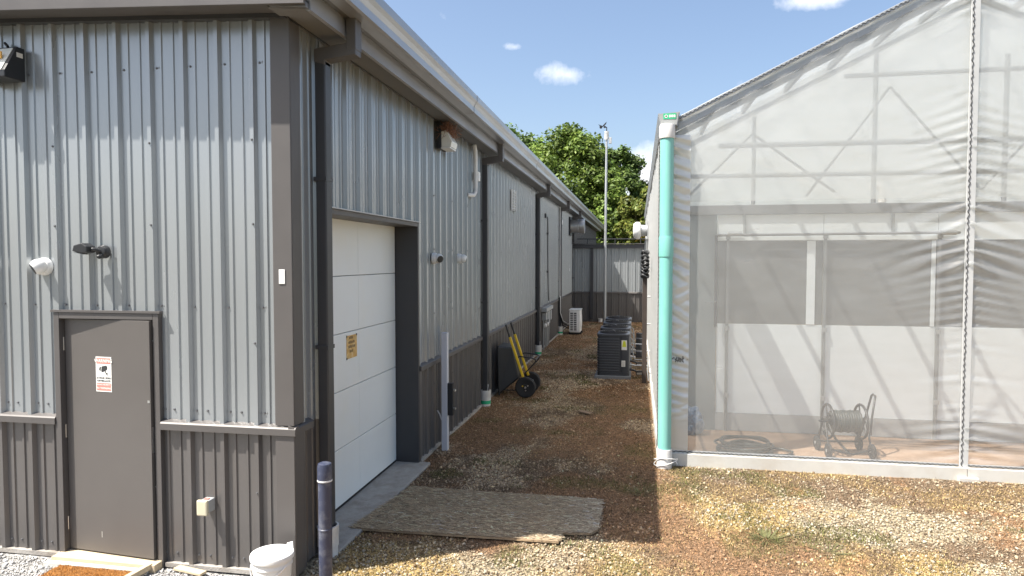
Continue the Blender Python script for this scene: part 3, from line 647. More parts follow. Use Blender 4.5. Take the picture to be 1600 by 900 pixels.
for z in (1.2, 2.5, 3.7): MB().box(GX0 + .025, GX0 + .05, GFY + .1, GBY, z, z + .05).build('side_girt', ZINC, gh)
# inner end wall: panels, screen, beam
MB().box(.36, 1.208, IY - .02, IY + .04, .0, 3.396).build('shade_band_panel', mat('grey_shade_band', (.22, .245, .25), .5, 0, .05, 2), gh)  # added panel, its dark grey stands in for a band of shade
xp = [1.215, 2.775, 4.365, 5.95, 7.5, 9.1]
for i in range(5):
    MB().box(xp[i] + .004, xp[i + 1] - .004, IY, IY + .03, .30, 1.70).build('white_panel', PANELW, gh)
    MB().box(xp[i] + .004, xp[i + 1] - .004, IY + .01, IY + .016, 1.705, 2.995).build('shade_screen', SCREEN, gh)
    MB().box(xp[i] + .004, xp[i + 1] - .004, IY, IY + .03, 3.0, 3.395).build('white_panel', PANELW, gh)
MB().box(1.2, 9.1, IY - .012, IY + .05, .02, .295).build('kick_board', mat('grey_kick', (.42, .42, .41), .6), gh)
MB().box(.4, 9.2, IY - .05, IY + .06, 3.40, 3.545).build('beam', FRAME, gh, bevel=.004)
for x in (1.37, 2.79, 4.37, 5.95):
    MB().box(x - .02, x + .02, IY - .06, IY - .01, .0, 3.08).build('wall_post', FRAME, gh)
    for z in (.55, 1.60, 3.02): MB().box(x - .035, x + .035, IY - .075, IY - .055, z, z + .07).build('clamp', ZINC, gh)
for x in (1.62, 3.74): MB().box(x - .018, x + .018, IY - .03, IY - .002, 3.09, 3.398).build('wall_strut', ZINC, gh)
MB().box(2.54, 2.66, IY - .012, IY + .008, 1.71, 2.99).build('screen_stile', PANELW, gh); MB().box(4.28, 4.335, IY - .012, IY + .008, 1.71, 2.99).build('screen_stile', PANELW, gh)
rl = gtube((1.18, IY - .09, 3.08), (4.62, IY - .09, 3.10), .020, 'roll_tube')
for x in (1.45, 4.45): MB().cyl((x - .09, IY - .09, 3.10), (x + .12, IY - .09, 3.10), .035).build('roll_bearing', ZINC, rl, smooth=40)
gtube((1.19, IY - .1, 1.66), (1.19, IY - .1, 3.08), .022, 'roll_post', DARKT)
MB().box(1.25, 4.6, IY - .035, IY - .008, 3.005, 3.055).build('top_rail', PANELW, gh)
# white inner film in the gable above the beam
mb = MB(); mb.add([(GX0 + .05, IY + .03, 3.55), (RX, IY + .03, 3.55), (GX1 - .05, IY + .03, 3.55), (GX1 - .05, IY + .03, rz(GX1) - .05), (RX, IY + .03, rz(RX) - .05), (GX0 + .05, IY + .03, rz(GX0) - .05)], [(0, 1, 4, 5), (1, 2, 3, 4)])
mb.build('inner_film', FILM2, gh, recalc=False)
# elbow pipe on the beam
MB().tube([(3.55, IY - .1, 3.55), (3.55, IY - .1, 3.70), (3.53, IY - .1, 3.76), (3.47, IY - .1, 3.80), (3.38, IY - .1, 3.80)], .055, 12).build('vent_elbow', PVC, gh, smooth=50)
# eave gutter with end cap and label
MB().prism([(GX0 - .06, 4.58), (GX0 - .045, 4.585), (GX0 - .01, 4.44), (GX0 + .17, 4.44), (GX0 + .20, 4.60), (GX0 + .215, 4.60), (GX0 + .185, 4.42), (GX0 - .025, 4.42)], 'y', GFY - .13, GBY).build('eave_gutter', ZINC, gh)
cap = MB().prism([(GX0 - .045, 4.575), (GX0 - .02, 4.43), (GX0 + .175, 4.43), (GX0 + .20, 4.59)], 'y', GFY - .145, GFY - .131).build('gutter_end_cap', mat('gutter_cap_grey', (.30, .31, .30), .5), gh)
lb = MB().box(GX0 + .005, GX0 + .165, GFY - .149, GFY - .146, 4.505, 4.575).build('green_label', GREEN, cap)
MB().lathe([(.020, 0), (.020, .002), (.011, .002), (.011, 0)], (GX0 + .04, GFY - .1492, 4.54), (0, -1, 0), 20).build('ring_mark', SIGNW, lb)
for k, (a, b) in enumerate(((.075, .10), (.106, .128), (.134, .155))): MB().box(GX0 + a, GX0 + b, GFY - .1512, GFY - .1492, 4.525, 4.556).build('letter_mark', SIGNW, lb)
# teal downpipe
PX, PY = .355, 9.03
pipe = MB().lathe([(.085, .22), (.085, 2.74), (.092, 2.74), (.094, 2.76), (.094, 2.98), (.091, 3.0), (.086, 3.0), (.086, 4.27)], (PX, PY, 0), n=36).build('downpipe', TEAL, gh, smooth=40)
MB().lathe([(.097, -.05), (.099, -.04), (.099, .23), (.096, .24), (.07, .24)], (PX, PY, 0), n=36).build('coupling', PVC, pipe, smooth=40)
MB().lathe([(.07, 4.25), (.098, 4.25), (.100, 4.26), (.100, 4.40), (.09, 4.43)], (PX, PY, 0), n=36).build('coupling', PVC, pipe, smooth=40)
# exhaust fan through the side film
fn_ = thing('exhaust_fan', 'round white exhaust fan poking out of the greenhouse side', 'fan', (.27, 20, 3.54))
MB().lathe([(.16, 0), (.16, .16), (.17, .17), (.17, .20)], (.27, 20, 3.54), (-1, 0, 0)).build('duct', ZINC, fn_, smooth=40)
MB().lathe([(.17, .20), (.23, .22), (.245, .26), (.245, .33), (.20, .40), (.05, .42)], (.27, 20, 3.54), (-1, 0, 0)).build('hood', WHITE, fn_, smooth=40)
MB().box(.255, .275, 19.75, 20.25, 3.28, 3.80).build('mount_plate', ZINC, fn_)
MB().tube([(.24, 20, 3.3), (.22, 20, 3.0), (.22, 20, 2.3)], .05, 10).build('drop_duct', CHROME, fn_, smooth=50)
# greenhouse floor
fl = MB().box(.40, 9.2, GFY + .01, IY - .03, .004, .018).build('greenhouse_floor', SOIL); tag(fl, 'bare orange brown soil floor inside the greenhouse porch', 'floor', kind='structure')

# ------------------------------------------------------------------ things inside the greenhouse
def local_thing(name, label, cat, loc, rotz, group=None):
    o = thing(name, label, cat, (0, 0, 0), group); o['_loc'] = loc; o['_rot'] = rotz; return o
def place(o): o.location = o['_loc']; o.rotation_euler = (0, 0, o['_rot'])
rc = local_thing('hose_reel_cart', 'wheeled hose reel cart with wound dark hose behind the film', 'hose reel', (2.83, 10.0, .02), math.radians(6))
for x in (-.24, .20):
    ring = MB().tube([(x, .23 * math.cos(a), .46 + .23 * math.sin(a)) for a in np.linspace(0, 2 * PI, 29)[:-1]], .017, 8, True).build('reel_rim', BLACK, rc, smooth=60)
    for k in range(5):
        a = 2 * PI * k / 5; MB().tube([(x, .0, .46), (x, .225 * math.cos(a), .46 + .225 * math.sin(a))], .010, 6).build('spoke', BLACK, ring)
MB().cyl((-.25, 0, .46), (.21, 0, .46), .06).build('drum', BLACK, rc, smooth=40)
path = []
for lay in range(2):
    for i in range(14 * 12 + 1):
        a = 2 * PI * i / 14; u = i / (14 * 12); u = u if lay == 0 else 1 - u; r = .105 + .030 * lay + .006 * math.sin(i * .31); path.append((-.21 + .38 * u, r * math.cos(a), .46 + r * math.sin(a)))
path += [(-.2, .1, .36), (-.12, .02, .2), (.0, -.12, .05)]
MB().tube(path, .018, 6).build('wound_hose', HOSE, rc, smooth=60)
MB().cyl((-.36, 0, .46), (-.25, 0, .46), .014).build('crank', BLACK, rc)
for x in (-.29, .26):
    MB().tube([(x, -.20, .12), (x, -.04, .44), (x, .04, .48), (x, .22, .12)], .015, 8).build('side_frame', BLACK, rc, smooth=60)
MB().tube([(-.29, -.2, .12), (0, -.26, .07), (.26, -.2, .12)], .015, 8).build('front_rail', BLACK, rc, smooth=60)
MB().tube([(-.29, .22, .12), (.26, .22, .12)], .013, 8).build('axle', BLACK, rc, smooth=60)
for x in (-.30, .27):
    for y in (-.2, .22):
        w = MB().lathe([(.02, -.025), (.085, -.025), (.10, -.015), (.10, .015), (.085, .025), (.02, .025)], (x, y, .10), (1, 0, 0)).build('wheel', RUBBER, rc, smooth=40)
        MB().lathe([(.022, -.03), (.022, .03)], (x, y, .10), (1, 0, 0), 12).build('hub', GREYB, w)
MB().tube([(.28, -.12, .30), (.30, -.10, .52), (.38, .0, .78), (.40, .03, .80), (.44, .20, .80), (.43, .22, .78), (.33, .16, .5), (.27, .14, .28)], .015, 8).build('handle', BLACK, rc, smooth=60)
place(rc)
ch = MB(); rr_ = random.Random(3)
for k in range(7):
    r = .36 - .03 * (k % 4) + rr_.uniform(-.02, .02); z = .035 + .022 * k; cx_ = rr_.uniform(-.03, .03); cy_ = rr_.uniform(-.02, .02)
    ch.tube([(1.48 + cx_ + r * 1.05 * math.cos(a), 9.92 + cy_ + r * .85 * math.sin(a), z + .01 * math.sin(3 * a + k)) for a in np.linspace(0, 2 * PI, 37)[:-1]], .017, 6, True)
ch.tube([(1.75, 9.7, .05), (1.95, 9.68, .05), (2.08, 9.75, .05), (2.12, 9.88, .05), (2.0, 10.0, .05), (1.8, 10.02, .06)], .017, 6)
hc = ch.build('coiled_hose', HOSE, smooth=60); tag(hc, 'dark hose lying coiled on the soil behind the film', 'hose')
bgm = bmesh.new(); bmesh.ops.create_icosphere(bgm, subdivisions=4, radius=1)
for v in bgm.verts:
    n_ = N1.fbm(v.co.x * 2.6 + 9, v.co.z * 2.6 + v.co.y * 2 + 5, 4) - .5
    v.co = v.co * (1 + .55 * n_); v.co.x *= .19; v.co.y *= .15; v.co.z = max(-.17, v.co.z * .20 * (1.25 if v.co.z > 0 else 1)) + .19
me = bpy.data.meshes.new('blue_bag'); bgm.to_mesh(me); bgm.free(); me.materials.append(BLUEB)
o = bpy.data.objects.new('blue_bag', me); o.location = (.83, 10.75, .0); COL.objects.link(o); tag(o, 'crumpled blue plastic bag on the soil inside the greenhouse corner', 'bag')
# torn scrap stuck to the film
scr = MB()
for i in range(26):
    a = rnd.uniform(0, 6.28); c = (.55 + rnd.gauss(0, .05), GFY - .055 + rnd.uniform(-.006, .006), 1.40 + rnd.gauss(0, .022)); s = rnd.uniform(.01, .022)
    scr.add([(c[0] + s * math.cos(a + k * 2.1), c[1] + .004 * k, c[2] + s * math.sin(a + k * 2.1)) for k in range(3)], [(0, 1, 2)])
tag(scr.build('film_scrap', mat('grey_scrap', (.16, .16, .15), .8)), 'small ragged grey scrap stuck to the film near the teal pipe', 'scrap')
lw = []
for i in range(60):
    a = i / 59 * 2 * PI * 2.2; lw.append((PX + .02 + .15 * math.cos(a), PY + .02 + .13 * math.sin(a), .03 + .10 * (i / 59) + .03 * math.sin(a * 1.3)))
tag(MB().tube(lw, .005, 6).build('loose_cable', WHITE, smooth=60), 'thin white cable looped round the foot of the teal pipe', 'cable')

# ------------------------------------------------------------------ fixtures on the walls
def turret(loc, nrm, look, label):
    c = thing('security_camera', label, 'camera', loc, 'white turret security cameras'); n = Vector(nrm); p = Vector(loc)
    MB().lathe([(.078, 0), (.078, .036), (.07, .052), (.03, .056)], p, n).build('base', WHITE, c, smooth=40)
    q = p + n * .080
    prof = [(.068 * math.sin(a), -.068 * math.cos(a)) for a in np.linspace(.05, 2.2, 14)]
    L = Vector(look).normalized()
    ball = MB().lathe(prof + [(.052, .045)], q, L).build('ball', WHITE, c, smooth=50)
    MB().lathe([(.050, .040), (.050, .048), (.025, .052)], q, L).build('lens_face', BLACK, ball, smooth=40)
    return c
turret((-5.22, FY - .004, 2.64), (0, -1, 0), (-.55, -.75, -.5), 'white turret camera on the front wall left of the floodlight')
turret((SX + .034, 9.22, 2.72), (1, 0, 0), (.7, -.6, -.25), 'white turret camera on the side wall nearer the garage door')
turret((SX + .034, 10.58, 2.72), (1, 0, 0), (.8, .35, -.3), 'white turret camera on the side wall further from the garage door')
fl_ = thing('motion_floodlight', 'black motion floodlight above the slate door', 'light', (-4.60, FY - .03, 2.78))
MB().lathe([(.058, 0), (.058, .035), (.045, .055), (.02, .06)], (-4.585, FY - .034, 2.77), (0, -1, 0)).build('base', BLACK, fl_, smooth=40)
MB().tube([(-4.585, FY - .09, 2.77), (-4.60, FY - .12, 2.79), (-4.63, FY - .13, 2.79)], .018, 8).build('arm', BLACK, fl_, smooth=60)
hd = MB().prism([(-4.775, 2.775), (-4.76, 2.825), (-4.68, 2.845), (-4.63, 2.815), (-4.63, 2.765), (-4.68, 2.755)], 'y', FY - .19, FY - .085).build('lamp_head', BLACK, fl_, bevel=.008)
MB().add([(-4.765, FY - .18, 2.768), (-4.685, FY - .18, 2.750), (-4.685, FY - .095, 2.750), (-4.765, FY - .095, 2.768), (-4.765, FY - .18, 2.764), (-4.685, FY - .18, 2.746), (-4.685, FY - .095, 2.746), (-4.765, FY - .095, 2.764)], [(0, 1, 2, 3), (4, 7, 6, 5), (0, 4, 5, 1), (1, 5, 6, 2), (2, 6, 7, 3), (3, 7, 4, 0)]).build('lens', GREYB, hd)
MB().lathe([(.02, 0), (.02, .03), (.012, .042)], (-4.575, FY - .09, 2.735), (0, -1, -.3)).build('sensor', BLACK, fl_, smooth=40)
# wall pack on the front wall
wp = thing('wall_pack_light', 'dark wall pack light high on the front wall', 'light', (-5.54, FY - .03, 4.40))
MB().prism([(FY - .034, 4.27), (FY - .034, 4.56), (FY - .11, 4.56), (FY - .24, 4.33), (FY - .24, 4.27)], 'x', -5.74, -5.345).build('housing', BLACK, wp, bevel=.008)
ln_ = MB().add([(-5.71, FY - .125, 4.545), (-5.375, FY - .125, 4.545), (-5.375, FY - .246, 4.335), (-5.71, FY - .246, 4.335), (-5.71, FY - .10, 4.52), (-5.375, FY - .10, 4.52), (-5.375, FY - .22, 4.30), (-5.71, FY - .22, 4.30)], [(0, 1, 2, 3), (4, 7, 6, 5), (0, 4, 5, 1), (1, 5, 6, 2), (2, 6, 7, 3), (3, 7, 4, 0)]).build('lens', LENS, wp)
MB().box(-5.46, -5.42, FY - .20, FY - .188, 4.44, 4.50).build('lamp_chip', AMBER, ln_)
MB().box(-5.3445, -5.342, FY - .12, FY - .06, 4.47, 4.51).build('rating_label', SIGNW, wp)
MB().tube([(-5.54, FY - .04, 4.62), (-5.48, FY - .10, 4.60), (-5.44, FY - .11, 4.565)], .012, 8).build('cable', BLACK, wp, smooth=60)
# wall pack with the nest on the side wall
wp = thing('nest_light', 'white lensed wall pack under the eave with a bird nest on it', 'light', (SX + .03, 9.45, 4.5))
MB().box(SX + .033, SX + .10, 9.4, 9.74, 4.28, 4.66).build('back_box', BLACK, wp, bevel=.006)
MB().prism([(SX + .10, 4.30), (SX + .10, 4.52), (SX + .17, 4.54), (SX + .26, 4.38), (SX + .24, 4.30)], 'y', 9.42, 9.72).build('lens', LENS, wp, bevel=.008)
MB().prism([(SX + .10, 4.275), (SX + .10, 4.298), (SX + .235, 4.298), (SX + .235, 4.28)], 'y', 9.41, 9.73).build('lower_rim', WHITE, wp, bevel=.004)
nst = MB()
for i in range(260):
    c = Vector((SX + .14 + rnd.gauss(.03, .05), 9.57 + rnd.gauss(0, .11), 4.55 + rnd.gauss(0, .045))); d = Vector((rnd.gauss(0, .7), rnd.gauss(0, 1), rnd.gauss(-.15, .5))).normalized() * rnd.uniform(.05, .14)
    nst.tube([c - d, c + Vector((0, 0, rnd.uniform(0, .02))), c + d * .8 + Vector((0, 0, -.02))], .0028, 3)
tag(nst.build('bird_nest', TWIG), 'tangled brown bird nest on top of the side wall light', 'nest')
# vent pipe and box below the eave
pp = thing('vent_pipe', 'cream vent pipe with valve box below the eave by a downspout', 'pipe', (SX + .05, 11.5, 3.85))
MB().tube([(SX + .10, 11.42, 4.66), (SX + .11, 11.44, 4.58), (SX + .11, 11.46, 4.45), (SX + .11, 11.46, 3.95), (SX + .11, 11.44, 3.86), (SX + .10, 11.36, 3.80), (SX + .07, 11.25, 3.79), (SX + .03, 11.2, 3.79)], .036, 12).build('pipe', PVC, pp, smooth=50)
MB().box(SX + .04, SX + .15, 11.52, 11.66, 4.06, 4.22).build('valve_box', PVC, pp, bevel=.01)
MB().cyl((SX + .095, 11.66, 4.14), (SX + .095, 11.78, 4.16), .028).build('outlet', PVC, pp, smooth=40)
MB().tube([(SX + .07, 11.62, 4.2), (SX + .07, 11.62, 4.65)], .010, 8).build('feed_pipe', PVC, pp)
# louvre vent
lv = thing('louvre_vent', 'small white louvred vent high on the side wall', 'vent', (SX + .033, 15.4, 3.95))
MB().box(SX + .034, SX + .046, 15.225, 15.575, 3.83, 4.27).build('back_plate', BLACK, lv)
for a in ((15.16, 15.22, 3.81, 4.29), (15.58, 15.64, 3.81, 4.29), (15.37, 15.43, 3.81, 4.29)): MB().box(SX + .034, SX + .075, *a).build('frame', WHITE, lv)
for k in range(7):
    z = 3.85 + k * .062; MB().prism([(SX + .047, z + .03), (SX + .05, z + .034), (SX + .085, z + .006), (SX + .082, z)], 'y', 15.2, 15.6).build('slat', WHITE, lv)
# conduit and meter boxes
cd_ = thing('conduit_run', 'thin dark conduit dropping to meter boxes on the side wall', 'conduit', (SX + .04, 21.4, 1.4))
MB().tube([(SX + .05, 20.9, 4.05), (SX + .06, 21.2, 4.05), (SX + .06, 21.4, 4.0), (SX + .06, 21.4, 3.0), (SX + .06, 21.5, 1.9), (SX + .07, 21.55, 1.4)], .017, 8).build('conduit', DARKT, cd_, smooth=60)
MB().box(SX + .034, SX + .08, 20.82, 20.96, 3.98, 4.12).build('junction_box', BLACK, cd_)
for z in (3.5, 2.3): MB().box(SX + .034, SX + .09, 21.35, 21.5, z, z + .05).build('clip', BLACK, cd_)
ub = thing('meter_boxes', 'cluster of grey meter boxes and pipes low on the side wall', 'utility box', (SX + .04, 20.6, 1.0))
MB().box(SX + .034, SX + .20, 20.1, 21.7, 1.15, 1.26).build('wireway', GREYB, ub, bevel=.006)
for y in (20.25, 20.6, 20.95, 21.35): MB().box(SX + .034, SX + .17, y, y + .22, .82 + .1 * math.sin(y * 5), 1.12).build('box', GREYB, ub, bevel=.008)
for y in (20.3, 20.75, 21.1, 21.45): MB().tube([(SX + .08, y, .95), (SX + .08, y, .0)], .022, 8).build('riser', ZINC, ub, smooth=50)
for y in (20.4, 20.9): MB().lathe([(.03, -.06), (.05, -.03), (.05, .03), (.03, .06)], (SX + .12, y, .72), (0, 0, 1), 12).build('valve', PVC, ub, smooth=40)
tag(MB().lathe([(.10, 0), (.10, .012), (.07, .03)], (SX + .033, 25.7, 4.12), (1, 0, 0)).build('round_cover', WHITE, smooth=40), 'round white cover plate high on the far side wall', 'cover plate')
ef = thing('wall_exhaust', 'shiny round exhaust duct sticking out high on the far side wall', 'exhaust', (SX + .03, 28.6, 4.1))
MB().box(SX + .034, SX + .10, 28.25, 28.95, 3.72, 4.48).build('wall_plate', BLACK, ef)
MB().lathe([(.28, 0), (.28, .28), (.295, .29), (.295, .33), (.28, .34), (.28, .40)], (SX + .10, 28.6, 4.1), (1, 0, 0), 28).build('duct', CHROME, ef, smooth=40)
MB().lathe([(.31, .40), (.31, .56), (.27, .57), (.27, .42)], (SX + .10, 28.6, 4.1), (1, 0, 0), 28).build('cowl', CHROME, ef, smooth=40)
# plate, outlet box, cable stub
tag(MB().box(-2.93, -2.875, FY - .052, FY - .047, 2.50, 2.62).build('white_cover_plate', WHITE, bevel=.002), 'small white cover plate on the corner trim', 'cover plate')
ob = thing('outlet_box', 'beige weatherproof outlet box on the front wainscot', 'outlet', (-3.66, FY - .03, .6))
MB().box(-3.665, -3.58, FY - .10, FY - .004, .54, .65).build('box_body', GREYB, ob, bevel=.01)
MB().box(-3.675, -3.575, FY - .135, FY - .101, .525, .66).build('cover', BEIGE, ob, bevel=.012)
MB().box(-3.64, -3.60, FY - .08, FY - .05, .651, .657).build('red_tag', PINK, ob)

# signs
sg = thing('warning_sign', 'faded red and white warning sign on the slate door', 'sign', dr(.36, .03, 1.70))
def sq(u0, u1, z0, z1, v, m, name, par=sg): return dbox(u0, u1, .0225, v, z0, z1).build(name, m, par)
uc = .425; hw = .085
ux = (math.cos(ang), math.sin(ang), 0)
sq(uc - hw, uc + hw, 1.535, 1.845, .0245, SIGNW, 'plate'); sq(uc - hw + .008, uc + hw - .008, 1.783, 1.835, .0253, SIGNR, 'red_band'); sq(uc - hw + .008, uc + hw - .008, 1.545, 1.613, .0253, SIGNR, 'red_band')
text_part('WARNING', .040, dr(uc, .026, 1.808), ux, (0, 0, 1), SIGNW, sg)
text_part('24 HOUR VIDEO', .0215, dr(uc, .0256, 1.657), ux, (0, 0, 1), INK, sg); text_part('SURVEILLANCE', .0215, dr(uc, .0256, 1.632), ux, (0, 0, 1), INK, sg)
text_part('PRIVATE PROPERTY', .017, dr(uc, .026, 1.596), ux, (0, 0, 1), SIGNW, sg); text_part('NO TRESPASSING', .020, dr(uc, .026, 1.566), ux, (0, 0, 1), SIGNW, sg)
mb = MB()
def sp(poly): 
    n = len(poly); mb.add([dr(uc + u, .0246, 1.72 + z) for u, z in poly] + [dr(uc + u, .0258, 1.72 + z) for u, z in poly], [tuple(range(n)), tuple(range(n, 2 * n))[::-1]] + [(i, (i + 1) % n, n + (i + 1) % n, n + i) for i in range(n)])
sp([(-.025, -.005), (-.02, .04), (.03, .05), (.043, .035), (.038, .012), (-.012, -.012)]); sp([(.012, .002), (.022, .004), (.032, -.02), (.042, -.012), (.042, -.04), (.036, -.04), (.033, -.026), (.026, -.03)])
sp([(-.048 + .0, .012), (-.044, .03), (-.030, .038), (-.028, .03), (-.034, .0), (-.042, .0)])
mb.build('camera_pictogram', INK, sg)
ys = thing('caution_sign', 'small peeling orange sign on the white garage door', 'sign', (-3.13, 7.10, 1.72))
MB().box(-3.1295, -3.1265, 6.98, 7.26, 1.61, 1.865).build('plate', SIGNY, ys)
for k, (a, b, z) in enumerate(((7.05, 7.16, 1.825), (7.03, 7.19, 1.775), (7.03, 7.20, 1.725), (7.06, 7.14, 1.675))):
    y = a
    while y < b:
        w = rnd.uniform(.010, .02); MB().box(-3.1264, -3.1255, y, y + w, z, z + .028 + rnd.uniform(-.004, .004)).build('faded_letter_mark', mat('faded_ink', (.16, .10, .04), .6), ys); y += w + .008
for y, z in ((6.985, 1.86), (7.25, 1.86), (6.985, 1.615)): MB().box(-3.1266, -3.124, y - .012, y + .012, z - .012, z + .012).build('corner_tape', BLACK, ys)

# ------------------------------------------------------------------ things along the alley
# white square post with a dark bracket
po = thing('square_post', 'pale grey square post by the wall with a black bracket', 'post', (-2.67, 9.3, 0))
MB().box(-2.72, -2.635, 9.24, 9.33, -.05, 1.66).build('shaft', POSTM, po, bevel=.006)
MB().box(-2.722, -2.633, 9.238, 9.332, 1.58, 1.675).build('cap', POSTM, po, bevel=.008)
br = MB().box(-2.634, -2.555, 9.25, 9.32, .50, .96).build('bracket', BLACK, po, bevel=.006)
for z in (.60, .86): MB().cyl((-2.555, 9.28, z), (-2.52, 9.27, z), .016, n=10).build('bolt', CHROME, br)
MB().tube([(-2.73, 9.29, .42), (-2.76, 9.30, .50), (-2.79, 9.28, .56)], .010, 8).build('cable', WHITE, po, smooth=60)

# wheelbarrow standing on end against the wall
wb = thing('wheelbarrow', 'black wheelbarrow with yellow handles stood on end against the wall', 'wheelbarrow', (-2.3, 13.5, 0))
y0, y1 = 13.12, 13.78
rim = [(-2.70, .02), (-2.72, 1.02)]
def ring_(pts_xz, ya, yb): return [(x, ya, z) for x, z in pts_xz] + [(x, yb, z) for x, z in pts_xz]
tray = MB()
o8 = [(-2.68, y0, .04), (-2.70, y0, 1.00), (-2.70, y1, 1.00), (-2.68, y1, .04)]          # mouth of the tray
i8 = [(-2.30, y0 + .10, .36), (-2.44, y0 + .10, .97), (-2.44, y1 - .10, .97), (-2.30, y1 - .10, .36)]   # bottom of the tray
tray.add(o8 + i8, [(4, 5, 6, 7), (0, 1, 5, 4), (1, 2, 6, 5), (2, 3, 7, 6), (3, 0, 4, 7)])
tr_ = tray.build('tray', BLACK, wb, bevel=.03); sm = tr_.modifiers.new('s', 'SOLIDIFY'); sm.thickness = .006
MB().tube([o8[0], o8[1], o8[2], o8[3]], .017, 8, True).build('rim', BLACK, tr_, smooth=60)
for y in (y0 + .06, y1 - .06):
    h = MB().bar((-2.19, y, .34), (-2.475, y, 1.18), .045, .045, up=(0, 1, 0)).build('handle', YELLOW, wb, bevel=.006)
    MB().tube([(-2.47, y, 1.16), (-2.53, y, 1.34), (-2.555, y, 1.42)], [.020, .019, .021], 10).build('grip', BLACK, h, smooth=50)
    MB().tube([(-2.31, y, .78), (-2.27, y, .80), (-2.02, y - .02, .775), (-1.96, y - .02, .745), (-1.97, y - .02, .69), (-2.18, y, .46)], .013, 8).build('leg', BLACK, wb, smooth=60)
MB().tube([(-1.96, y0 + .04, .75), (-1.96, y1 - .08, .75)], .012, 8).build('leg_brace', BLACK, wb, smooth=60)
MB().tube([(-2.15, y0 - .02, .205), (-2.15, y1 + .02, .205)], .012, 8).build('axle', CHROME, wb, smooth=60)
for y in (y0 + .12, y1 - .12): MB().bar((-2.30, y, .36), (-2.15, y, .205), .03, .03, up=(0, 1, 0)).build('axle_bracket', BLACK, wb)
MB().tube([(-2.15, y0 + .2, .2), (-2.40, y0 + .2, .10), (-2.60, y0 + .2, .10)], .010, 8).build('nose_guard', BLACK, wb)
for y in (y0, y1):
    tyre = MB().lathe([(.11, -.03), (.15, -.045), (.185, -.045), (.203, -.025), (.206, 0), (.203, .025), (.185, .045), (.15, .045), (.11, .03)], (-2.15, y, .205), (0, 1, 0), 32).build('wheel', RUBBER, wb, smooth=40)
    MB().lathe([(.03, -.032), (.112, -.028), (.112, .028), (.03, .032)], (-2.15, y, .205), (0, 1, 0), 24).build('rim', BLACK, tyre, smooth=40)
    MB().lathe([(.02, -.05), (.02, .05)], (-2.15, y, .205), (0, 1, 0), 12).build('hub', CHROME, tyre, smooth=40)
    for k in range(3): MB().lathe([(.015, 0), (.015, .003)], (-2.15 + .06 * math.cos(2.1 * k + .6), y - .032, .205 + .06 * math.sin(2.1 * k + .6)), (0, -1, 0), 10).build('bolt', YELLOW if k == 1 else CHROME, tyre)

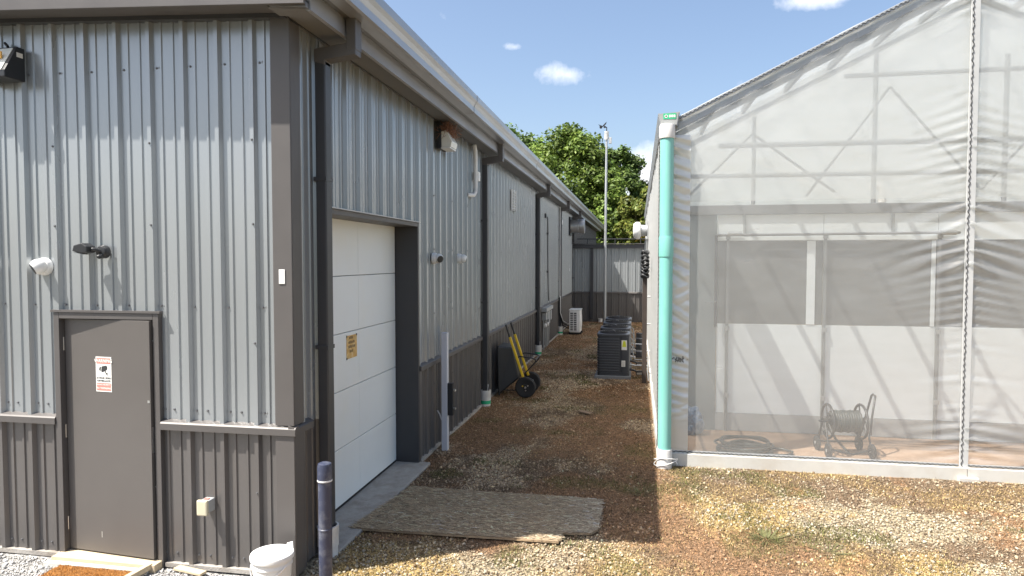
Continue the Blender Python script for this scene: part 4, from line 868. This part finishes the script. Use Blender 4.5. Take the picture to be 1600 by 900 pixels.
# condenser units
def rrect(x0, x1, y0, y1, r, n=5):
    p = []
    for cx_, cy_, a0 in ((x1 - r, y1 - r, 0), (x0 + r, y1 - r, PI / 2), (x0 + r, y0 + r, PI), (x1 - r, y0 + r, 1.5 * PI)):
        p += [(cx_ + r * math.cos(a0 + i * PI / 2 / n), cy_ + r * math.sin(a0 + i * PI / 2 / n)) for i in range(n + 1)]
    return p
def condenser():
    c = thing('condenser_unit', '', 'condenser', (0, 0, 0)); w = .36
    MB().box(-.42, .40, -.42, .42, -.02, .07).build('pad', PADM, c, bevel=.012)
    body = MB().prism(rrect(-w + .012, w - .012, -w + .012, w - .012, .06), 'z', .07, .99).build('body', ACB, c, smooth=40)
    MB().prism(rrect(-w, w, -w, w, .07), 'z', .07, .14).build('base_pan', ACB, c, smooth=40)
    for k in range(13):
        z = .158 + k * .060
        pr = rrect(-w - .004, w * .46, -w - .004, w + .004, .06)
        MB().prism(pr, 'z', z, z + .034).build('louver', ACB, body, smooth=40, bevel=.005)
    MB().prism(rrect(w * .40, w + .003, -w - .003, w + .003, .06), 'z', .145, .955).build('service_panel', ACB, c, smooth=40)
    top = MB().prism(rrect(-w - .01, w + .01, -w - .01, w + .01, .08), 'z', .955, 1.02).build('top_cap', ACB, c, smooth=40, bevel=.012)
    for r in (.07, .12, .17, .22, .27, .31):
        MB().tube([(r * math.cos(a), r * math.sin(a), 1.045 + .035 * (1 - r / .31)) for a in np.linspace(0, 2 * PI, 33)[:-1]], .006, 5, True).build('fan_guard_ring', BLACK, top)
    for k in range(8):
        a = k * PI / 4 + .2; MB().tube([(.05 * math.cos(a), .05 * math.sin(a), 1.078), (.2 * math.cos(a), .2 * math.sin(a), 1.06), (.325 * math.cos(a), .325 * math.sin(a), 1.018)], .006, 5).build('fan_guard_spoke', BLACK, top)
    MB().lathe([(.31, 0), (.31, .012)], (0, 0, 1.021), n=32).build('fan_well', CORE, top); MB().lathe([(.07, .01), (.06, .05), (.02, .055)], (0, 0, 1.021)).build('fan_hub', GREYB, top, smooth=40)
    lab = MB().box(w * .52, w * .52 + .12, -w - .0065, -w - .0035, .66, .88).build('energy_label', SIGNW, c)
    MB().add([(w * .52 + .012, -w - .007, .73), (w * .52 + .105, -w - .007, .73), (w * .52 + .085, -w - .007, .865), (w * .52 + .035, -w - .007, .865), (w * .52 + .012, -w - .009, .73), (w * .52 + .105, -w - .009, .73), (w * .52 + .085, -w - .009, .865), (w * .52 + .035, -w - .009, .865)], [(0, 1, 2, 3), (7, 6, 5, 4), (0, 4, 5, 1), (1, 5, 6, 2), (2, 6, 7, 3), (3, 7, 4, 0)]).build('yellow_print', mat('label_yellow', (.62, .66, .04), .5), lab)
    p2 = MB().box(w * .52, w * .52 + .085, -w - .0065, -w - .0035, .28, .42).build('rating_label', SIGNW, c)
    for k in range(5): MB().box(w * .52 + .008, w * .52 + .07, -w - .008, -w - .0066, .298 + k * .022, .303 + k * .022).build('print_line', INK, p2)
    # pipework to the greenhouse wall
    ls = MB().tube([(w + .01, -.22, .20), (w + .10, -.24, .19), (w + .16, -.22, .16), (w + .42, -.20, .16)], .026, 8).build('suction_line', BLACK, c, smooth=60)
    MB().tube([(w + .01, -.10, .30), (w + .12, -.10, .28), (w + .42, -.10, .28)], .014, 8).build('liquid_line', CHROME, c, smooth=60)
    MB().tube([(w + .01, .05, .75), (w + .06, .03, .70), (w + .09, .0, .5), (w + .12, -.02, .40), (w + .40, -.02, .40)], .014, 8).build('power_whip', GREYB, c, smooth=60)
    b_ = MB().box(w + .15, w + .34, -.14, .02, .06, .14).build('service_valve', BLACK, c, bevel=.006); MB().box(w + .17, w + .32, -.1425, -.1405, .075, .125).build('valve_cap', CHROME, b_)
    MB().box(w + .14, w + .33, .04, .16, .44, .58).build('disconnect_box', BLACK, c, bevel=.008)
    return c
c0 = condenser()
CL = ['nearest black condenser unit, with yellow label, in the row by the greenhouse', 'second black condenser unit from the front of the row', 'third black condenser unit from the front of the row', 'farthest black condenser unit of the row, closest to the low wing']
for i, y in enumerate((15.95, 17.30, 18.65, 20.0)):
    c = c0 if i == 0 else copy_tree(c0)
    c.location = (-.54, y, 0); tag(c, CL[i], 'condenser', 'black condenser units beside the greenhouse')
# dark post with cable bundle at the greenhouse side
up = thing('utility_post', 'dark post with black cable bundle against the greenhouse side', 'post', (.16, 15.2, 0))
MB().box(.10, .20, 15.15, 15.25, -.05, 2.55).build('shaft', BROWNP, up, bevel=.004)
for k in range(7): MB().tube([(.15 + .07 * math.cos(a), 15.1 + .05 * math.sin(a), 2.35 + k * .085 + .03 * math.sin(a * 2 + k)) for a in np.linspace(0, 2 * PI, 17)[:-1]], .028, 6, True).build('cable_loop', BLACK, up, smooth=60)
for z in (.7, 1.3, 1.9): MB().cyl((.20, 15.16, z), (.27, 15.16, z), .018, n=10).build('bracket', CHROME, up)
MB().tube([(.24, 14.9, .1), (.22, 14.88, .3), (.23, 14.9, .6), (.25, 15.0, .75)], .014, 8).build('conduit', GREYB, up, smooth=60)
# mini split outdoor unit
ms = thing('mini_split_unit', 'white mini split outdoor unit near the end of the alley', 'condenser', (-2.23, 24.9, 0))
MB().box(-2.42, -2.04, 24.55, 25.35, .08, .88).build('body', WHITE, ms, bevel=.02)
MB().box(-2.40, -2.14, 24.543, 24.551, .13, .82).build('grille_back', BLACK, ms)
for x in (-2.405, -2.278, -2.15): MB().box(x - .012, x + .012, 24.52, 24.543, .13, .83).build('grille_stile', WHITE, ms)
for k in range(11): MB().box(-2.40, -2.15, 24.524, 24.541, .135 + k * .066, .157 + k * .066).build('grille_slat', WHITE, ms)
MB().box(-2.44, -2.02, 24.53, 25.37, .881, .905).build('lid', WHITE, ms, bevel=.006)
for y in (24.65, 25.2): MB().box(-2.46, -2.0, y, y + .06, 0, .08).build('foot', BLACK, ms)
fg = MB().lathe([(.28, 0), (.28, .01), (.26, .02), (.26, .012)], (-2.04, 25.0, .48), (1, 0, 0), 28).build('fan_ring', WHITE, ms, smooth=40)
for k in range(3): MB().tube([(SX + .12, 24.45 + .04 * k, 1.4), (SX + .12, 24.46 + .04 * k, .8 - .05 * k), (SX + .2, 24.55, .5 - .08 * k), (-2.5, 24.75, .38 - .08 * k), (-2.41, 24.9, .36 - .08 * k)], .022 if k else .016, 8).build('line_hose', WHITE if k == 0 else BLACK, ms, smooth=60)
MB().tube([(SX + .10, 24.45, 4.6), (SX + .10, 24.45, 1.35)], .016, 8).build('line_riser', WHITE, ms, smooth=60)
# weather mast
wm = thing('weather_mast', 'tall white weather mast with wind vane at the alley end', 'mast', (-1.36, 29.0, 0))
MB().tube([(-1.36, 29, -.05), (-1.36, 29, 3.2), (-1.33, 29, 7.75)], [.062, .055, .042], 14).build('pole', ZINC, wm, smooth=50)
for k in range(7): MB().lathe([(.05, 0), (.10, .01), (.10, .03), (.05, .04)], (-1.33, 29, 7.72 + k * .05), n=16).build('shield_plate', WHITE, wm, smooth=40)
MB().box(-1.24, -1.12, 28.95, 29.05, 7.55, 7.80).build('sensor_box', GREYB, wm, bevel=.01)
MB().tube([(-1.33, 29, 8.05), (-1.33, 29, 8.22), (-1.48, 29, 8.32)], .022, 8).build('vane_arm', BLACK, wm, smooth=60)
MB().prism([(-1.68, 8.36), (-1.50, 8.29), (-1.40, 8.40), (-1.33, 8.46), (-1.36, 8.36), (-1.46, 8.27), (-1.55, 8.22)], 'y', 28.985, 29.015).build('wind_vane', BLACK, wm)
for k in range(3): MB().lathe([(.02, 0), (.05, .02), (.055, .05)], (-1.52 + .11 * math.cos(2.1 * k), 29 + .11 * math.sin(2.1 * k), 8.20), (0, 0, 1), 10).build('cup', BLACK, wm, smooth=40)
# dark blue pipe bollard
pb = thing('pipe_bollard', 'scuffed dark blue pipe bollard at the building corner', 'bollard', (-2.435, 5.0, 0))
MB().lathe([(.053, -.05), (.053, .55), (.056, .553), (.056, .565), (.053, .568), (.053, .97)], (-2.435, 5.0, 0), n=24).build('shaft', BLUEP, pb, smooth=40)
cp = MB().lathe([(.057, .95), (.058, .96), (.058, 1.055), (.052, 1.085), (.03, 1.095)], (-2.435, 5.0, 0), n=24).build('cap', BLUEP, pb, smooth=40)
MB().lathe([(.0585, .945), (.0595, .948), (.0595, .956), (.0585, .958)], (-2.435, 5.0, 0), n=24).build('scuffed_rim', mat('scuff_white', (.62, .62, .62), .6, 0, .5, 50), cp)
# white bucket with lid
bk = thing('white_bucket', 'white plastic bucket with crumpled lid by the front wall', 'bucket', (-2.86, 4.93, 0))
MB().lathe([(.135, 0), (.150, .27), (.156, .27), (.156, .285), (.153, .29), (.153, .31), (.160, .312), (.160, .335)], (-2.86, 4.93, 0), n=40).build('pail', WHITE, bk, smooth=35)
ld = MB().lathe([(.168, .325), (.170, .35), (.165, .362), (.150, .362), (.146, .352), (.10, .356), (.01, .352)], (-2.86, 4.93, 0), n=40).build('lid', WHITE, bk, smooth=35)
MB().add([(-2.77, 4.99, .36), (-2.73, 5.03, .36), (-2.75, 5.06, .41), (-2.79, 5.04, .40), (-2.78, 5.07, .358)], [(0, 1, 2, 3), (3, 2, 4), (0, 3, 4), (1, 4, 2)]).build('lid_tab', WHITE, ld)
MB().tube([(-2.86 + .165 * math.cos(a), 4.93 + .165 * math.sin(a), .29 - .10 * math.sin((a - 3.3) / 2.6 * PI)) for a in np.linspace(3.3, 5.9, 16)], .004, 6).build('bail_handle', CHROME, bk)
# coir mat and its timber edge
cm = thing('coir_doormat', 'rust brown coir doormat in front of the slate door', 'doormat', (-4.5, 4.9, 0))
MB().box(-4.95, -4.17, 4.62, 5.055, .0, .035).build('pile_base', COIR, cm, bevel=.006)
nb = 9000; bx = rg.uniform(-4.95, -4.17, nb); by = rg.uniform(4.62, 5.055, nb); a = rg.uniform(0, 6.28, nb)
V = np.stack([np.stack([bx - .002 * np.sin(a), by + .002 * np.cos(a), np.full(nb, .03)], -1), np.stack([bx + .002 * np.sin(a), by - .002 * np.cos(a), np.full(nb, .03)], -1), np.stack([bx + .012 * np.cos(a), by + .012 * np.sin(a), .04 + .015 * rg.random(nb)], -1)], 1)
me = bpy.data.meshes.new('coir_pile'); np_mesh(me, V.reshape(-1, 3) - np.array((-4.5, 4.9, 0)), np.arange(nb * 3).reshape(-1, 3), np.repeat(np.array((.34, .155, .04)) * np.exp(rg.normal(0, .35, (nb, 1))), 3, 0)); me.materials.append(MATS['litter'])
o = bpy.data.objects.new('coir_pile', me); COL.objects.link(o); o.parent = cm; o['kind'] = 'stuff'
tag(MB().bar((-4.13, 5.14, .055), (-4.19, 4.55, .05), .05, .05).build('timber_batten', WOODP, bevel=.004), 'short pale timber batten beside the doormat', 'timber')
tag(MB().bar((-3.92, 5.20, .03), (-3.62, 5.14, .03), .07, .022).build('timber_offcut', WOODP, bevel=.003), 'thin timber offcut lying at the foot of the front wall', 'timber')

# weathered strand board
bd = thing('strand_board', 'weathered strand board sheet with a broken corner on the gravel', 'board', (-1.5, 7.0, 0))
poly = [(-2.80, 6.30), (-2.2, 6.315), (-1.5, 6.33), (-.72, 6.36), (-.70, 6.42), (-.715, 6.56), (-.60, 6.57), (-.42, 6.60), (-.375, 6.70), (-.36, 7.2), (-.38, 7.56), (-.9, 7.575), (-1.8, 7.57), (-2.60, 7.60)]
poly = [(x + rnd.uniform(-.008, .008), y + rnd.uniform(-.008, .008)) for x, y in poly]
OSB = mat('weathered_strands', (.35, .25, .15), .9, 0, .35, 16, (.7, 6, 1), 1.0, 30, dirt=(.13, .095, .06), dscale=5, damt=.8)
MB().prism(poly, 'z', .012, .034).build('sheet', OSB, bd)
def inside(x, y):
    n = len(poly); c = np.zeros(x.shape, bool)
    for i in range(n):
        (xa, ya), (xb, yb) = poly[i], poly[i - 1]; hit_ = ((ya > y) != (yb > y)) & (x < (xb - xa) * (y - ya) / (yb - ya) + xa); c ^= hit_
    return c
nb = 16000; bx = rg.uniform(-2.8, -.36, nb); by = rg.uniform(6.3, 7.6, nb); k = inside(bx, by); bx, by = bx[k], by[k]; nb = len(bx)
a = rg.normal(.0, .42, nb); L = rg.uniform(.012, .05, nb); w = rg.uniform(.0015, .0045, nb); zz = .0345 + rg.uniform(0, .004, nb); ca, sa = np.cos(a), np.sin(a); li = rg.normal(0, .003, nb)
def cnr(s1, s2): return np.stack([bx + s1 * ca * L - s2 * sa * w, by + s1 * sa * L + s2 * ca * w, zz + s1 * li + .003], -1)
V = np.stack([cnr(-1, -1), cnr(1, -1), cnr(1, 1), cnr(-1, 1)], 1)
tone = np.exp(rg.normal(0, .42, (nb, 1))); cg = np.where(rg.random((nb, 1)) < .5, np.array((.40, .305, .195)), np.array((.33, .262, .18))) * tone
edge = sstep(-1.0, -.4, bx)[:, None]; cg = cg * (1 - edge * .5) + np.array((.42, .37, .29)) * tone * edge * .5
me = bpy.data.meshes.new('wood_strands'); np_mesh(me, V.reshape(-1, 3) - np.array((-1.5, 7.0, 0)), np.arange(nb * 4).reshape(-1, 4), np.repeat(np.clip(cg, .03, .6), 4, 0)); me.materials.append(MATS['litter'])
o = bpy.data.objects.new('wood_strands', me); COL.objects.link(o); o.parent = bd; o['kind'] = 'stuff'
MB().prism([(-1.12, 6.325), (-.72, 6.335), (-.74, 6.362), (-1.0, 6.355)], 'z', .016, .037).build('torn_edge', OSB, bd)
tag(MB().bar((-1.0, 12.0, .03), (-.78, 11.85, .02), .10, .02).build('wood_scrap', mat('brown_scrap', (.24, .17, .11), .9, 0, .2, 12)), 'flat brown wood scrap lying mid alley on the gravel', 'scrap')

# ------------------------------------------------------------------ trees behind
LEAF = bpy.data.materials.new('leaf'); LEAF.use_nodes = True; t = LEAF.node_tree; t.nodes.clear()
ou = t.nodes.new('ShaderNodeOutputMaterial'); at = t.nodes.new('ShaderNodeAttribute'); at.attribute_name = 'col'
d1 = t.nodes.new('ShaderNodeBsdfPrincipled'); d1.inputs['Roughness'].default_value = .55; d1.inputs['Specular IOR Level'].default_value = .35; d2 = t.nodes.new('ShaderNodeBsdfTranslucent'); mxs = t.nodes.new('ShaderNodeMixShader'); mxs.inputs[0].default_value = .3
t.links.new(at.outputs['Color'], d1.inputs['Base Color']); t.links.new(at.outputs['Color'], d2.inputs['Color']); t.links.new(d1.outputs[0], mxs.inputs[1]); t.links.new(d2.outputs[0], mxs.inputs[2]); t.links.new(mxs.outputs[0], ou.inputs[0])
def tree(loc, h, rx, rzz, cz, pal, seed, label, nleaf=26000, nclump=90, ls=.22):
    R = np.random.default_rng(seed); t_ = thing('tree', label, 'tree', loc, 'trees behind the buildings'); L = Vector(loc)
    tk = MB(); tk.tube([L + Vector((0, 0, -.2)), L + Vector((.1, 0, h * .2)), L + Vector((-.1, .1, h * .45)), L + Vector((0, 0, h * .85))], [h * .028, h * .022, h * .015, h * .004], 10)
    trunk = tk.build('trunk', BARK, t_, smooth=60)
    for k in range(9):
        a = k * 2.4; z = h * (.25 + .055 * k); q = rx * R.uniform(.5, .85)
        MB().tube([L + Vector((0, 0, z)), L + Vector((q * .4 * math.cos(a), q * .4 * math.sin(a), z + h * .06)), L + Vector((q * math.cos(a), q * math.sin(a), z + h * .16))], [h * .010, h * .006, h * .002], 7).build('limb', BARK, trunk, smooth=60)
    u = R.normal(size=(nclump, 3)); u /= np.linalg.norm(u, axis=1, keepdims=True); rr = R.uniform(.45, 1.0, (nclump, 1)) ** .6
    cc = u * rr * np.array((rx, rx, rzz)); cr = R.uniform(.14, .26, nclump) * min(rx, rzz) + .25; tone = np.exp(R.normal(0, .22, nclump))
    ci = R.integers(0, nclump, nleaf); v = R.normal(size=(nleaf, 3)); v /= np.linalg.norm(v, axis=1, keepdims=True)
    P = cc[ci] + v * cr[ci][:, None] * R.uniform(.35, 1.08, (nleaf, 1)) * np.array((1, 1, .85)); P[:, 2] += cz
    P = P[P[:, 2] > .8]; nl = len(P); ci = ci[:nl]; v = v[:nl]
    nrm = v * .8 + R.normal(0, .55, (nl, 3)) + np.array((0, 0, .45)); nrm /= np.linalg.norm(nrm, axis=1, keepdims=True)
    tg = np.cross(nrm, R.normal(size=(nl, 3))); tg /= np.linalg.norm(tg, axis=1, keepdims=True); bt = np.cross(nrm, tg); s = R.uniform(.6, 1.3, (nl, 1)) * ls
    V = np.stack([P - tg * s, P + bt * s * .55 + tg * s * .1, P + tg * s + nrm * s * -.25, P - bt * s * .55 + tg * s * .1], 1)
    f = R.random((nl, 1)); c = (np.array(pal[0]) * (1 - f) + np.array(pal[1]) * f) * tone[ci][:, None] * np.exp(R.normal(0, .2, (nl, 1)))
    if len(pal) > 2:
        hot = (R.random(nclump) < pal[3])[ci][:, None] & (R.random((nl, 1)) < .7); c = np.where(hot, np.array(pal[2]) * np.exp(R.normal(0, .2, (nl, 1))), c)
    me = bpy.data.meshes.new('crown'); np_mesh(me, V.reshape(-1, 3), np.arange(nl * 4).reshape(-1, 4), np.repeat(np.clip(c, .01, .5), 4, 0)); me.materials.append(LEAF)
    o = bpy.data.objects.new('crown', me); COL.objects.link(o); o.parent = t_; return t_
G1 = ((.085, .145, .022), (.165, .22, .042)); G2 = ((.06, .11, .022), (.11, .155, .035)); G3 = ((.10, .15, .03), (.20, .20, .04), (.34, .24, .03), .06); G4 = ((.09, .15, .026), (.16, .215, .042))
tree((-7.0, 70, 0), 15.6, 5.2, 6.2, 9.6, G1, 1, 'largest round green tree rising behind the low wing', 42000, 150)
tree((-15.0, 76, 0), 18, 6.0, 7.0, 11.0, G2, 2, 'dark green tree showing just above the gutter', 30000, 120)
tree((-2.6, 78, 0), 15.2, 3.8, 6.5, 8.9, G2, 3, 'dark narrow tree behind the weather mast', 26000, 100)
tree((-3.4, 66, 0), 11.0, 2.6, 4.4, 6.8, G4, 4, 'yellow green tree right of the largest tree', 18000, 70)
tree((.2, 62, 0), 8.2, 2.0, 3.4, 5.4, G3, 5, 'small orange tinged tree beside the greenhouse edge', 14000, 60)

for o in bpy.data.objects:
    for k in ('_o', '_loc', '_rot'):
        if k in o: del o[k]
